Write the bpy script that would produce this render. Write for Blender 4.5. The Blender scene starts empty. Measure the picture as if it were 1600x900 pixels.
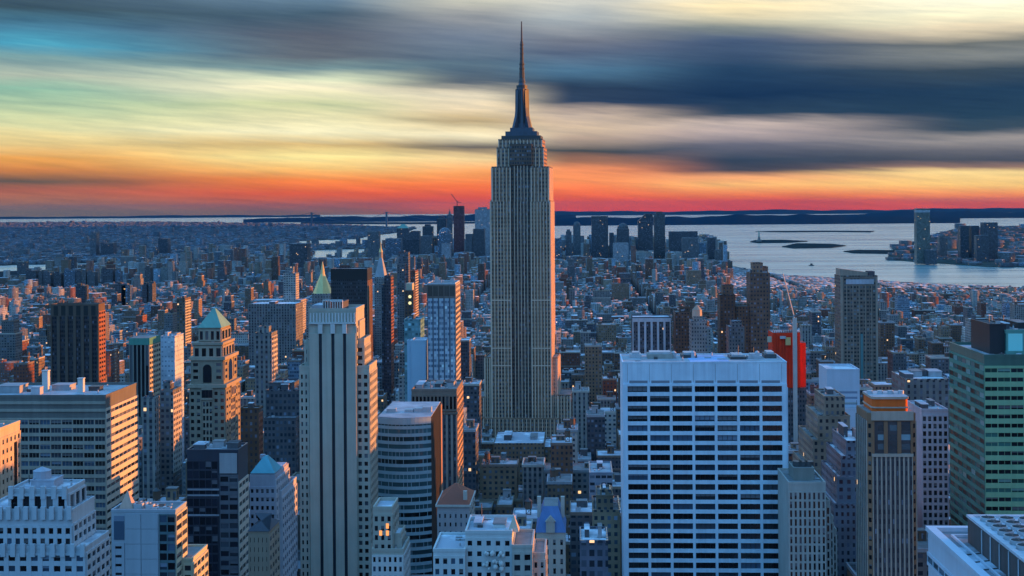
import bpy, math, random
import numpy as np

R = math.radians
rnd = random.Random(11)
scene = bpy.context.scene
C = scene.collection

# ------------------------------------------------------------------ camera
FPX = 1600 * 50 / 36.0            # focal length in photo pixels
CAMZ = 260.0
PX0, PY0 = 800.0, 324.0           # principal point in photo pixels
YAW, ROLL = R(2.58), R(0.42)
Fv = np.array([-math.sin(YAW), math.cos(YAW), 0.0])
R0 = np.array([math.cos(YAW), math.sin(YAW), 0.0])
U0 = np.array([0.0, 0.0, 1.0])
Rv = math.cos(ROLL) * R0 - math.sin(ROLL) * U0
Uv = math.cos(ROLL) * U0 + math.sin(ROLL) * R0
cd = bpy.data.cameras.new('camera')
cam = bpy.data.objects.new('camera', cd)
C.objects.link(cam)
from mathutils import Matrix
cam.matrix_world = Matrix(((Rv[0], Uv[0], -Fv[0], 0), (Rv[1], Uv[1], -Fv[1], 0),
                           (Rv[2], Uv[2], -Fv[2], CAMZ), (0, 0, 0, 1)))
cd.lens = 50
cd.sensor_width = 36
cd.shift_y = -(450 - PY0) / 1600
cd.clip_start = 1
cd.clip_end = 200000
scene.camera = cam

# ------------------------------------------------------------------ sun
SUN_EL, SUN_A = R(3.4), R(9.7)     # low evening sun from the right, a little beyond the city
sd = np.array([math.cos(SUN_EL) * math.cos(SUN_A), math.cos(SUN_EL) * math.sin(SUN_A), math.sin(SUN_EL)])
sl = bpy.data.lights.new('sun', 'SUN')
sl.energy = 5.0
sl.angle = R(0.6)
sl.color = (1.0, 0.315, 0.03)
so = bpy.data.objects.new('sun', sl)
C.objects.link(so)
from mathutils import Vector
so.rotation_euler = Vector(sd).to_track_quat('Z', 'Y').to_euler()

# ------------------------------------------------------------------ colour + nodes
def lin(r, g, b):
    def c(v):
        v = v / 255.0
        return v / 12.92 if v <= 0.04045 else ((v + 0.055) / 1.055) ** 2.4
    return (c(r), c(g), c(b))

class NT:
    """small node builder"""
    def __init__(s, tree):
        s.t = tree
        s.n = tree.nodes
        s.l = tree.links
    def node(s, typ, **kw):
        n = s.n.new(typ)
        for k, v in kw.items():
            setattr(n, k, v)
        return n
    def put(s, sock, v):
        if isinstance(v, bpy.types.NodeSocket):
            s.l.new(v, sock)
        elif v is not None:
            if sock.type == 'RGBA' and len(v) == 3:
                v = (*v, 1)
            sock.default_value = v
    def m(s, op, a, b=None, c=None, clamp=False):
        n = s.node('ShaderNodeMath', operation=op, use_clamp=clamp)
        for i, v in enumerate((a, b, c)):
            if v is not None:
                s.put(n.inputs[i], v)
        return n.outputs[0]
    def mix(s, fac, a, b, blend='MIX'):
        n = s.node('ShaderNodeMix', data_type='RGBA', blend_type=blend)
        s.put(n.inputs[0], fac); s.put(n.inputs[6], a); s.put(n.inputs[7], b)
        return n.outputs[2]
    def maprange(s, v, a, b, c=0.0, d=1.0, smooth=False):
        n = s.node('ShaderNodeMapRange', clamp=True)
        if smooth:
            n.interpolation_type = 'SMOOTHSTEP'
        for i, x in enumerate((v, a, b, c, d)):
            s.put(n.inputs[i], x)
        return n.outputs[0]
    def comb(s, x, y, z=0.0):
        n = s.node('ShaderNodeCombineXYZ')
        s.put(n.inputs[0], x); s.put(n.inputs[1], y); s.put(n.inputs[2], z)
        return n.outputs[0]
    def noise(s, vec, scale, detail=3.0, rough=0.5):
        n = s.node('ShaderNodeTexNoise')
        s.put(n.inputs['Vector'], vec); n.inputs['Scale'].default_value = scale
        n.inputs['Detail'].default_value = detail; n.inputs['Roughness'].default_value = rough
        return n.outputs['Fac']
    def ramp(s, fac, stops):
        n = s.node('ShaderNodeValToRGB')
        el = n.color_ramp.elements
        while len(el) < len(stops):
            el.new(0.5)
        for e, (p, c) in zip(el, stops):
            e.position = p
        for e, (p, c) in zip(el, stops):
            e.color = (*c, 1)
        s.put(n.inputs[0], fac)
        return n.outputs[0]

# ------------------------------------------------------------------ sky: sunset bands and streaked cloud by compass direction
w = bpy.data.worlds.new('World')
scene.world = w
w.use_nodes = True
w.node_tree.nodes.clear()
N = NT(w.node_tree)
tc = N.node('ShaderNodeTexCoord')
sep = N.node('ShaderNodeSeparateXYZ')
N.l.new(tc.outputs['Generated'], sep.inputs[0])
dx, dy, dz = sep.outputs
az = N.m('ADD', N.m('ARCTAN2', dx, dy), YAW)
P = N.m('MULTIPLY_ADD', az, 2222.0, 800.0)                 # bearing, 1/2222 rad steps
Q = N.m('SUBTRACT', 324.0, N.m('MULTIPLY', N.m('ARCSINE', dz), 2222.0))   # 333 = horizon, 0 = 8.6 degrees up
Q = N.m('ADD', Q, N.m('MULTIPLY', N.m('SUBTRACT', P, 800.0), -0.0073))
# long wind-drawn streaks
Qs = N.m('SUBTRACT', Q, N.m('MULTIPLY', P, 0.075))
st1 = N.noise(N.comb(N.m('MULTIPLY', P, 0.0026), N.m('MULTIPLY', Qs, 0.022)), 1.0, 4.0, 0.55)
st2 = N.noise(N.comb(N.m('MULTIPLY', P, 0.006), N.m('MULTIPLY', Qs, 0.09), 7.0), 1.0, 3.0, 0.55)
amp = N.maprange(Q, 320.0, 200.0, 4.0, 30.0)
Qw = N.m('ADD', Q, N.m('MULTIPLY', N.m('SUBTRACT', st1, 0.5), amp))
Qw = N.m('ADD', Qw, N.m('MULTIPLY', N.m('SUBTRACT', st2, 0.5), N.m('MULTIPLY', amp, 0.35)))
SKY = [
 (60, [(0,70,95,115),(30,60,85,100),(60,72,128,158),(85,75,160,190),(100,120,160,165),(130,172,186,172),(150,140,186,166),(180,190,210,170),(205,222,220,168),(230,236,208,142),(250,238,168,86),(268,205,130,72),(286,98,88,78),(300,172,100,78),(318,160,112,84),(330,130,112,84)]),
 (500, [(0,110,140,165),(30,70,95,115),(60,92,100,115),(90,98,108,120),(106,120,150,155),(125,215,225,195),(142,250,242,206),(165,205,212,166),(190,232,227,182),(207,255,247,202),(228,216,186,126),(246,255,236,160),(265,255,200,118),(282,250,140,68),(302,226,96,54),(320,185,98,58),(331,140,102,72)]),
 (740, [(0,205,205,190),(25,150,155,160),(60,115,130,150),(100,85,110,130),(132,85,100,115),(150,225,215,190),(170,242,222,186),(190,190,170,130),(211,255,242,202),(231,104,100,97),(249,255,222,160),(270,255,166,94),(290,242,120,62),(310,226,86,52),(324,230,92,36),(332,190,88,40)]),
 (900, [(0,215,215,205),(30,170,180,185),(60,118,125,140),(80,90,105,130),(110,80,120,150),(140,42,62,88),(160,48,68,95),(177,205,185,168),(200,216,192,166),(213,180,160,145),(233,62,72,78),(250,170,118,92),(262,250,152,100),(282,255,152,92),(300,250,120,66),(313,245,92,36),(329,238,76,10)]),
 (1150, [(0,235,230,205),(15,255,236,190),(35,205,200,175),(50,130,140,140),(70,75,95,125),(110,38,68,100),(150,24,52,86),(180,44,68,92),(196,192,177,172),(210,180,166,166),(226,106,108,124),(250,52,68,88),(267,74,74,84),(278,246,172,118),(290,255,192,118),(305,242,130,72),(314,240,84,26),(329,230,68,6)]),
 (1500, [(0,255,255,236),(40,255,250,215),(58,230,215,185),(80,108,114,115),(100,130,136,137),(120,58,76,92),(150,34,62,90),(190,38,66,90),(206,58,78,95),(221,152,147,147),(240,100,102,112),(255,76,82,94),(264,150,120,108),(272,255,222,150),(290,255,208,128),(305,252,152,86),(316,248,98,34),(329,240,76,8)]),
]
t = N.m('DIVIDE', Qw, 333.0, clamp=True)
front = None
for i, (px, stops) in enumerate(SKY):
    col = N.ramp(t, [(q / 333.0, lin(r, g, b)) for q, r, g, b in stops])
    if front is None:
        front = col
    else:
        k = N.maprange(P, float(SKY[i - 1][0]), float(px), 0, 1, True)
        front = N.mix(k, front, col)
# sharp fine streaks of brightness
st3 = N.noise(N.comb(N.m('MULTIPLY', P, 0.011), N.m('MULTIPLY', Qs, 0.16), 3.0), 1.0, 4.0, 0.6)
k3 = N.m('ADD', N.m('MULTIPLY', st2, 0.6), N.m('MULTIPLY', st3, 0.4))
front = N.mix(1.0, front, N.mix(N.maprange(k3, 0.32, 0.68), (0.84, 0.87, 0.91), (1.26, 1.21, 1.14)), 'MULTIPLY')
front = N.mix(1.0, front, N.mix(N.maprange(Q, 262.0, 322.0), (1.0, 1.0, 1.0), (1.22, 1.15, 1.03)), 'MULTIPLY')
# upper sky and the sky behind the city: clear blue
ns = N.node('ShaderNodeTexSky', sky_type='NISHITA')
ns.sun_disc = False
ns.sun_elevation = SUN_EL
ns.sun_rotation = math.pi / 2 - SUN_A
upn = N.mix(N.maprange(st1, 0.35, 0.65), (0.95, 1.25, 1.25), (1.5, 1.5, 1.3))
up = N.mix(N.maprange(Q, -150.0, -520.0, 0, 1, True), upn, (0.13, 0.42, 0.90))
front = N.mix(N.maprange(Q, 0.0, -160.0, 0, 1, True), front, up)
rear_c = N.mix(N.maprange(dz, 0.0, 0.9), (0.22, 0.64, 1.22), (0.14, 0.49, 1.08))
rear_c = N.mix(1.0, rear_c, N.mix(N.maprange(dz, 0.02, 0.42), (0.50, 0.52, 0.58), (1.32, 1.32, 1.30)), 'MULTIPLY')
west = N.m('MULTIPLY', N.maprange(dx, 0.05, 0.75, 0, 1, True), N.maprange(dz, 0.95, 0.3, 0, 1, True))
rear_c = N.mix(west, rear_c, (0.22, 0.17, 0.12))
rear = N.mix(1.0, rear_c, N.mix(1.0, ns.outputs[0], (0.008, 0.008, 0.008), 'MULTIPLY'), 'ADD')
full = N.mix(N.maprange(dy, 0.6, -0.05, 0, 1, True), front, rear)
bg = N.node('ShaderNodeBackground')
N.l.new(full, bg.inputs[0])
bg.inputs[1].default_value = 0.62
wo = N.node('ShaderNodeOutputWorld')
N.l.new(bg.outputs[0], wo.inputs[0])

scene.view_settings.view_transform = 'Standard'
scene.view_settings.look = 'None'
scene.view_settings.exposure = 0.68
scene.view_settings.gamma = 1.0
scene.cycles.use_denoising = True
scene.cycles.max_bounces = 5
scene.cycles.diffuse_bounces = 1
scene.cycles.glossy_bounces = 2
scene.cycles.volume_bounces = 0
scene.cycles.transmission_bounces = 1
scene.cycles.caustics_reflective = False
scene.cycles.sample_clamp_indirect = 4.0

# ------------------------------------------------------------------ photo bearing <-> world
def ray(px, py):
    return Fv + (px - PX0) / FPX * Rv - (py - PY0) / FPX * Uv
def at(px, py, Y):
    d = ray(px, py); k = Y / d[1]
    return np.array([d[0] * k, Y, CAMZ + d[2] * k])
def ground(px, py, z=0.0):
    d = ray(px, py); k = (z - CAMZ) / d[2]
    return np.array([d[0] * k, d[1] * k, z])
def proj(x, y, z):
    v = np.array([x, y, z - CAMZ]); f = v @ Fv
    return PX0 + FPX * (v @ Rv) / f, PY0 - FPX * (v @ Uv) / f
def back_of(xs, py, X):
    d = ray(xs, py)
    return X * d[1] / d[0]

# ------------------------------------------------------------------ materials
MATS = {}
def principled(name):
    m = bpy.data.materials.new(name); m.use_nodes = True
    nt = NT(m.node_tree)
    b = m.node_tree.nodes['Principled BSDF']
    return m, nt, b
def m_wall(name, c, rough=0.85, var=0.22, spec=0.3, metal=0.0):
    if name in MATS: return MATS[name]
    m, n, b = principled(name)
    tcn = n.node('ShaderNodeTexCoord').outputs['Object']
    a = n.noise(tcn, 0.06, 4, 0.6)
    sp = n.node('ShaderNodeSeparateXYZ'); n.l.new(tcn, sp.inputs[0])
    st = n.noise(n.comb(n.m('ADD', sp.outputs[0], sp.outputs[1]), n.m('MULTIPLY', sp.outputs[2], 0.04)), 0.55, 3, 0.6)
    k = n.m('ADD', n.m('MULTIPLY', a, 0.55), n.m('MULTIPLY', st, 0.45))
    lo = tuple(x * (1 - var) for x in c); hi = tuple(min(1, x * (1 + var)) for x in c)
    n.put(b.inputs['Base Color'], n.mix(n.maprange(k, 0.32, 0.68), lo, hi))
    b.inputs['Roughness'].default_value = rough
    b.inputs['Specular IOR Level'].default_value = spec
    b.inputs['Metallic'].default_value = metal
    MATS[name] = m
    return m
def m_glass(name, c, rough=0.12, spec=0.5, var=0.5, blinds=0.22):
    if name in MATS: return MATS[name]
    m, n, b = principled(name)
    oi = n.node('ShaderNodeObjectInfo').outputs['Random']
    ge = n.node('ShaderNodeNewGeometry').outputs['Random Per Island']
    r = n.m('FRACT', n.m('ADD', oi, ge))
    r2 = n.m('FRACT', n.m('MULTIPLY', r, 37.7))
    lo = tuple(x * (1 - var) for x in c); hi = tuple(x * (1 + var * 1.6) for x in c)
    col = n.mix(n.m('POWER', r2, 2.0), lo, hi)
    # roller blinds drawn part of the way down in some of the windows
    gz = n.node('ShaderNodeSeparateXYZ'); n.l.new(n.node('ShaderNodeTexCoord').outputs['Generated'], gz.inputs[0])
    drawn = n.m('GREATER_THAN', gz.outputs[2], n.maprange(r2, 0, 1, 0.15, 0.9))
    blind = n.m('MULTIPLY', n.m('LESS_THAN', r, blinds), drawn)
    col = n.mix(blind, col, tuple(min(.5, x * 2 + .10) for x in c))
    n.put(b.inputs['Base Color'], col)
    b.inputs['Roughness'].default_value = rough
    b.inputs['Specular IOR Level'].default_value = spec
    MATS[name] = m
    return m
def m_fac(name, c, pu=3.2, pv=3.6, fu=0.5, fv=0.5, glass=(0.03, 0.04, 0.055), tint=0.3, span=None, rough=0.85, lit=0.9):
    """masonry wall with rows of windows, laid out in metres on the wall's own UVs"""
    if name in MATS: return MATS[name]
    m, n, b = principled(name)
    uv = n.node('ShaderNodeUVMap').outputs[0]
    sp = n.node('ShaderNodeSeparateXYZ'); n.l.new(uv, sp.inputs[0])
    ge = n.node('ShaderNodeNewGeometry').outputs['Random Per Island']
    oi = n.node('ShaderNodeObjectInfo').outputs['Random']
    r = n.m('FRACT', n.m('ADD', ge, oi))
    r2 = n.m('FRACT', n.m('MULTIPLY', r, 17.31))
    r3 = n.m('FRACT', n.m('MULTIPLY', r, 71.7))
    pus = n.m('MULTIPLY', n.maprange(r2, 0, 1, 0.82, 1.25), pu)
    u = n.m('DIVIDE', sp.outputs[0], pus); v = n.m('DIVIDE', sp.outputs[1], pv)
    fx = n.m('ABSOLUTE', n.m('SUBTRACT', n.m('FRACT', u), 0.5)); fy = n.m('ABSOLUTE', n.m('SUBTRACT', n.m('FRACT', v), 0.5))
    wu = n.m('LESS_THAN', fx, n.m('MULTIPLY', n.maprange(r3, 0, 1, 0.85, 1.15), fu / 2)); wv = n.m('LESS_THAN', fy, fv / 2)
    win = n.m('MULTIPLY', wu, wv)
    wn = n.node('ShaderNodeTexWhiteNoise', noise_dimensions='3D')
    n.put(wn.inputs['Vector'], n.comb(n.m('FLOOR', u), n.m('FLOOR', v), n.m('MULTIPLY', r, 50.0)))
    rv = wn.outputs['Value']
    gcol = n.mix(n.m('POWER', rv, 5.0), glass, tuple(min(1, x * 6 + 0.06) for x in glass))
    tcn = n.node('ShaderNodeTexCoord').outputs['Object']
    stain = n.noise(tcn, 0.09, 4, 0.6)
    wall = n.mix(n.maprange(stain, 0.35, 0.65), tuple(x * 0.78 for x in c), tuple(min(1, x * 1.18) for x in c))
    wall = n.mix(1.0, wall, n.mix(r, (1 - tint, 1 - tint * 0.95, 1 - tint * 0.85), (1 + tint, 1 + tint * 0.85, 1 + tint * 0.7)), 'MULTIPLY')
    if span:
        wall = n.mix(wu, wall, span)
    n.put(b.inputs['Base Color'], n.mix(win, wall, gcol))
    litw = n.m('MULTIPLY', n.m('MULTIPLY', win, n.m('GREATER_THAN', rv, 0.9935)), n.m('GREATER_THAN', r2, 0.3))
    b.inputs['Emission Color'].default_value = (1.0, 0.55, 0.2, 1)
    n.put(b.inputs['Emission Strength'], n.m('MULTIPLY', litw, lit))
    n.put(b.inputs['Roughness'], n.mix(win, (rough,) * 3, (0.15,) * 3))
    b.inputs['Specular IOR Level'].default_value = 0.4
    MATS[name] = m
    return m
def m_roof(name, c, patch=None):
    if name in MATS: return MATS[name]
    m, n, b = principled(name)
    tcn = n.node('ShaderNodeTexCoord').outputs['Object']
    ge = n.node('ShaderNodeNewGeometry').outputs['Random Per Island']
    a = n.noise(tcn, 0.12, 4, 0.6)
    base = n.mix(n.maprange(a, 0.3, 0.7), tuple(x * 0.7 for x in c), tuple(min(1, x * 1.25) for x in c))
    if patch:
        base = n.mix(n.maprange(n.noise(tcn, 0.05, 5, 0.6), 0.46, 0.54), base, patch)
    base = n.mix(1.0, base, n.mix(ge, (0.6,) * 3, (1.35,) * 3), 'MULTIPLY')
    n.put(b.inputs['Base Color'], base)
    b.inputs['Roughness'].default_value = 0.8
    b.inputs['Specular IOR Level'].default_value = 0.12
    MATS[name] = m
    return m
def m_plain(name, c, rough=0.6, metal=0.0):
    if name in MATS: return MATS[name]
    m, n, b = principled(name)
    b.inputs['Base Color'].default_value = (*c, 1)
    b.inputs['Roughness'].default_value = rough
    b.inputs['Metallic'].default_value = metal
    MATS[name] = m
    return m

ROOFS = [m_roof('roof_snow', (0.72, 0.77, 0.84), (0.42, 0.45, 0.50)), m_roof('roof_gravel', (0.24, 0.24, 0.24)),
         m_roof('roof_tar', (0.09, 0.09, 0.095), (0.30, 0.32, 0.34)), m_roof('roof_silver', (0.42, 0.45, 0.48))]
GL_DARK = m_glass('glass_dark', (0.012, 0.015, 0.02))
GL_BLUE = m_glass('glass_blue', (0.05, 0.08, 0.12), 0.1)
GL_MIX = m_glass('glass_mix', (0.035, 0.04, 0.05), 0.12, 0.5, 0.8, .4)

# ------------------------------------------------------------------ mesh builder
class MB:
    def __init__(s):
        s.v = []; s.f = []; s.uv = []; s.mi = []; s.mats = []
    def slot(s, m):
        if m not in s.mats: s.mats.append(m)
        return s.mats.index(m)
    def face(s, pts, mat, uvs=None):
        i = len(s.v)
        s.v += [tuple(p) for p in pts]
        s.f.append(tuple(range(i, i + len(pts))))
        s.uv += uvs if uvs else [(p[0], p[1]) for p in pts]
        s.mi.append(s.slot(mat))
    def prism(s, base, top, z0, z1, mat, top_mat=None, bottom=False, u_off=0.0):
        """base, top: counter-clockwise outlines (x, y) of equal length; shared corners, UVs in metres"""
        n = len(base); i = len(s.v)
        s.v += [(x, y, z0) for x, y in base] + [(x, y, z1) for x, y in top]
        k = s.slot(mat); u = u_off
        for j in range(n):
            j2 = (j + 1) % n
            d = math.hypot(base[j2][0] - base[j][0], base[j2][1] - base[j][1])
            s.f.append((i + j, i + j2, i + n + j2, i + n + j))
            s.uv += [(u, z0), (u + d, z0), (u + d, z1), (u, z1)]
            s.mi.append(k); u += d
        s.f.append(tuple(i + n + j for j in range(n)))
        s.uv += [(x, y) for x, y in top]; s.mi.append(s.slot(top_mat or mat))
        if bottom:
            s.f.append(tuple(i + j for j in reversed(range(n))))
            s.uv += [(x, y) for x, y in reversed(base)]; s.mi.append(k)
    def box(s, x0, x1, y0, y1, z0, z1, mat, top_mat=None, bottom=False):
        b = [(x0, y0), (x1, y0), (x1, y1), (x0, y1)]
        s.prism(b, b, z0, z1, mat, top_mat, bottom)
    def pyramid(s, x0, x1, y0, y1, z0, z1, mat, k=0.02, ridge=None):
        cx, cy = (x0 + x1) / 2, (y0 + y1) / 2
        hx, hy = (x1 - x0) / 2 * k, (y1 - y0) / 2 * k
        if ridge == 'x': hx = (x1 - x0) / 2 - (y1 - y0) / 2 * 0.8
        if ridge == 'y': hy = (y1 - y0) / 2 * 0.98
        s.prism([(x0, y0), (x1, y0), (x1, y1), (x0, y1)], [(cx - hx, cy - hy), (cx + hx, cy - hy), (cx + hx, cy + hy), (cx - hx, cy + hy)], z0, z1, mat)
    def cyl(s, cx, cy, r0, r1, z0, z1, mat, n=12, top_mat=None, bottom=False):
        a = [(math.cos(2 * math.pi * j / n + .2), math.sin(2 * math.pi * j / n + .2)) for j in range(n)]
        s.prism([(cx + r0 * x, cy + r0 * y) for x, y in a], [(cx + r1 * x, cy + r1 * y) for x, y in a], z0, z1, mat, top_mat, bottom)
    def bar(s, p, q, r, mat):
        p, q = Vector(p), Vector(q); d = (q - p).normalized()
        a = d.orthogonal().normalized() * r; b = d.cross(a.normalized()) * r
        i = len(s.v)
        for e in (p, q):
            s.v += [tuple(e + a + b), tuple(e - a + b), tuple(e - a - b), tuple(e + a - b)]
        k = s.slot(mat)
        for j in range(4):
            s.f.append((i + j, i + (j + 1) % 4, i + 4 + (j + 1) % 4, i + 4 + j)); s.uv += [(0, 0)] * 4; s.mi.append(k)
        for q4 in ((3, 2, 1, 0), (4, 5, 6, 7)):
            s.f.append(tuple(i + j for j in q4)); s.uv += [(0, 0)] * 4; s.mi.append(k)
    def mesh(s, name, off=(0, 0, 0)):
        me = bpy.data.meshes.new(name)
        o = np.array(off)
        me.from_pydata([tuple(np.subtract(p, o)) for p in s.v], [], s.f)
        l = me.uv_layers.new(name='UVMap')
        l.data.foreach_set('uv', np.array(s.uv, dtype=np.float32).ravel())
        for m in s.mats: me.materials.append(m)
        me.polygons.foreach_set('material_index', s.mi)
        me.update()
        return me
    def build(s, name, parent=None, off=(0, 0, 0), loc=(0, 0, 0)):
        if not s.f: return None
        o = bpy.data.objects.new(name, s.mesh(name, off)); C.objects.link(o)
        o.location = loc
        if parent: o.parent = parent
        return o

def tag(o, label=None, cat=None, group=None, kind=None):
    if label: o['label'] = label
    if cat: o['category'] = cat
    if group: o['group'] = group
    if kind: o['kind'] = kind
    return o
def empty(name, loc, label, cat, group=None):
    o = bpy.data.objects.new(name, None); C.objects.link(o); o.location = loc
    o.empty_display_size = 5
    return tag(o, label, cat, group)

UNIT = {}
def unit_box(mat):
    """a shared 1 m box, one per glass"""
    if mat not in UNIT:
        b = MB(); b.box(-.5, .5, -.5, .5, -.5, .5, mat, bottom=True)
        UNIT[mat] = b.mesh('window_pane')
    return UNIT[mat]

FOOT = []      # footprints taken by the named buildings
VIEW = []      # (px0, px1, ytop, y_bottom_visible, Y, short name)

class Block:
    """one axis-aligned block of a tower"""
    def __init__(s, T, X0, X1, Y0, Y1, z0, z1):
        s.T, s.X0, s.X1, s.Y0, s.Y1, s.z0, s.z1 = T, X0, X1, Y0, Y1, z0, z1
    def wall(s, mat, name='wall', roof=None, parapet=1.1, roof_name='roof'):
        b = MB(); b.box(s.X0, s.X1, s.Y0, s.Y1, s.z0, s.z1, mat)
        s.o = b.build(name, s.T.root, s.T.loc)
        if roof is not None:
            r = MB(); e = 0.45
            r.box(s.X0 + e, s.X1 - e, s.Y0 + e, s.Y1 - e, s.z1 + 0.003, s.z1 + 0.12, roof)
            r.build(roof_name, s.T.root, s.T.loc)
            if parapet:
                p = MB(); z0, z1 = s.z1 + 0.002, s.z1 + parapet
                pm = s.T.par_mat or mat
                p.box(s.X0 - .12, s.X1 + .12, s.Y0 - .12, s.Y0 + e - .01, z0, z1, pm, bottom=True)
                p.box(s.X0 - .12, s.X1 + .12, s.Y1 - e + .01, s.Y1 + .12, z0, z1, pm, bottom=True)
                p.box(s.X0 - .12, s.X0 + e - .01, s.Y0 + e - .009, s.Y1 - e + .009, z0, z1 - .01, pm, bottom=True)
                p.box(s.X1 - e + .01, s.X1 + .12, s.Y0 + e - .009, s.Y1 - e + .009, z0, z1 - .01, pm, bottom=True)
                p.build('parapet', s.T.root, s.T.loc)
            if s.Y0 < 900 and (s.X1 - s.X0) * (s.Y1 - s.Y0) > 160: s.clutter()
        return s
    def clutter(s):
        """pipes, vents and hatches lying about on a near roof"""
        r = random.Random(int(s.X0 * 13 + s.Y0)); z = s.z1 + .125
        W, D = s.X1 - s.X0, s.Y1 - s.Y0
        for k in range(min(14, int(W * D / 55))):
            x, y = s.X0 + W * r.uniform(.08, .92), s.Y0 + D * r.uniform(.1, .9); t = r.random(); b = MB()
            if t < .35:
                b.cyl(x, y, .35, .3, z, z + r.uniform(.7, 1.8), MATS['steel_pale'], 8); b.cyl(x, y, .55, .1, z + 1.81, z + 2.1, MATS['steel_dark'], 8, bottom=True); n = 'roof_vent'
            elif t < .65:
                L = r.uniform(2, 6); e = (L, 0) if r.random() < .5 else (0, L)
                x2, y2 = min(x + e[0], s.X1 - .8), min(y + e[1], s.Y1 - .8); b.bar((x, y, z + .35), (x2, y2, z + .35), .22, MATS['steel_pale']); n = 'roof_duct'
            elif t < .85:
                b.box(x - .8, x + .8, y - .6, y + .6, z, z + r.uniform(.5, 1.3), MATS['steel_dark'] if r.random() < .5 else MATS['steel_pale']); n = 'roof_unit'
            else:
                b.bar((x, y, z), (x, y, z + r.uniform(3, 6)), .09, MATS['steel_dark']); n = 'roof_antenna'
            b.build(n, s.T.root, s.T.loc)
    def fbox(s, b, face, u0, u1, z0, z1, n0, n1, mat):
        if face == 'N': b.box(s.X0 + u0, s.X0 + u1, s.Y0 - n1, s.Y0 - n0, z0, z1, mat, bottom=True)
        elif face == 'W': b.box(s.X1 + n0, s.X1 + n1, s.Y0 + u0, s.Y0 + u1, z0, z1, mat, bottom=True)
        else: b.box(s.X0 - n1, s.X0 - n0, s.Y0 + u0, s.Y0 + u1, z0, z1, mat, bottom=True)
    def fwin(s, face, u0, u1, z0, z1, n0, n1, mat):
        if face == 'N': w_ = (s.X0 + u0, s.X0 + u1, s.Y0 - n1, s.Y0 - n0, z0, z1)
        elif face == 'W': w_ = (s.X1 + n0, s.X1 + n1, s.Y0 + u0, s.Y0 + u1, z0, z1)
        else: w_ = (s.X0 - n1, s.X0 - n0, s.Y0 + u0, s.Y0 + u1, z0, z1)
        s.T.wins.append((w_, mat))
    def size(s, face):
        return (s.X1 - s.X0) if face == 'N' else (s.Y1 - s.Y0)
    def grid(s, face, cols, pier, floor, span, mat, glass=GL_DARK, proud=0.45, top=0.0, zlo=None, u0=0.0, u1=None, mull=0, end=None, hor=False, mullmat=None, sill=0.0):
        """piers and spandrels standing proud of the wall, a window in each opening"""
        u1 = s.size(face) if u1 is None else u1
        z1 = s.z1 - top
        zlo = max(s.z0, s.T.zlow if zlo is None else zlo)
        rows = max(1, int((z1 - zlo) / floor))
        zlo = max(s.z0, z1 - rows * floor)
        L = s.T.lat
        end = pier / 2 if end is None else end
        cw = (u1 - u0 - 2 * end + pier) / cols
        pu = [(u0, u0 + end)] + [(u0 + end - pier / 2 + cw * k - pier / 2 , u0 + end - pier / 2 + cw * k + pier / 2 ) for k in range(1, cols)] + [(u1 - end, u1)]
        pp, ps = (proud, proud - .06) if not hor else (proud - .06, proud)
        if not hor:
            for a, b in pu: s.fbox(L, face, a, b, zlo, z1, 0, pp, mat)
            spans = [(pu[k][1] + .002, pu[k + 1][0] - .002) for k in range(cols)]
        else:
            spans = [(u0, u1)]
        for r in range(rows + 1):
            z = z1 - r * floor
            a, b = (z - span / 2, z + span / 2)
            if r == 0: b = z1; a = z1 - span / 2
            if r == rows: a, b = max(z, s.z0), z + span / 2
            for a2, b2 in spans: s.fbox(L, face, a2, b2, a, b, 0, ps, mat)
        for r in range(rows):
            zb, zt = z1 - (r + 1) * floor + span / 2, z1 - r * floor - span / 2
            if hor:
                for a, b in pu: s.fbox(L, face, a, b, zb + .002, zt - .002, 0, pp, mat)
            for k in range(cols):
                a, b = pu[k][1], pu[k + 1][0]
                g = glass if not isinstance(glass, (list, tuple)) else rnd.choice(glass)
                s.fwin(face, a + .004, b - .004, zb + .004, zt - .004, 0.02, 0.1, g)
                for j in range(1, mull + 1):
                    uu = a + (b - a) * j / (mull + 1)
                    s.fbox(L, face, uu - .06, uu + .06, zb + .005, zt - .005, 0.1, proud * 0.5, mullmat or mat)
        return s
    def bays(s, face, cols, pier, mat, glass, proud=0.7, top=0.0, zlo=None, u0=0.0, u1=None, end=None):
        """full-height window bays between vertical piers"""
        u1 = s.size(face) if u1 is None else u1
        z1 = s.z1 - top
        zlo = max(s.z0, s.T.zlow if zlo is None else zlo)
        L = s.T.lat
        end = pier / 2 if end is None else end
        cw = (u1 - u0 - 2 * end + pier) / cols
        pu = [(u0, u0 + end)] + [(u0 + end - pier + cw * k, u0 + end + cw * k) for k in range(1, cols)] + [(u1 - end, u1)]
        for a, b in pu: s.fbox(L, face, a, b, zlo, z1, 0, proud, mat)
        for k in range(cols):
            b_ = MB(); s.fbox(b_, face, pu[k][1] + .004, pu[k + 1][0] - .004, zlo, z1 - .01, 0.02, 0.12, glass)
            b_.build('window_bay', s.T.root, s.T.loc)
        return s
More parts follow.
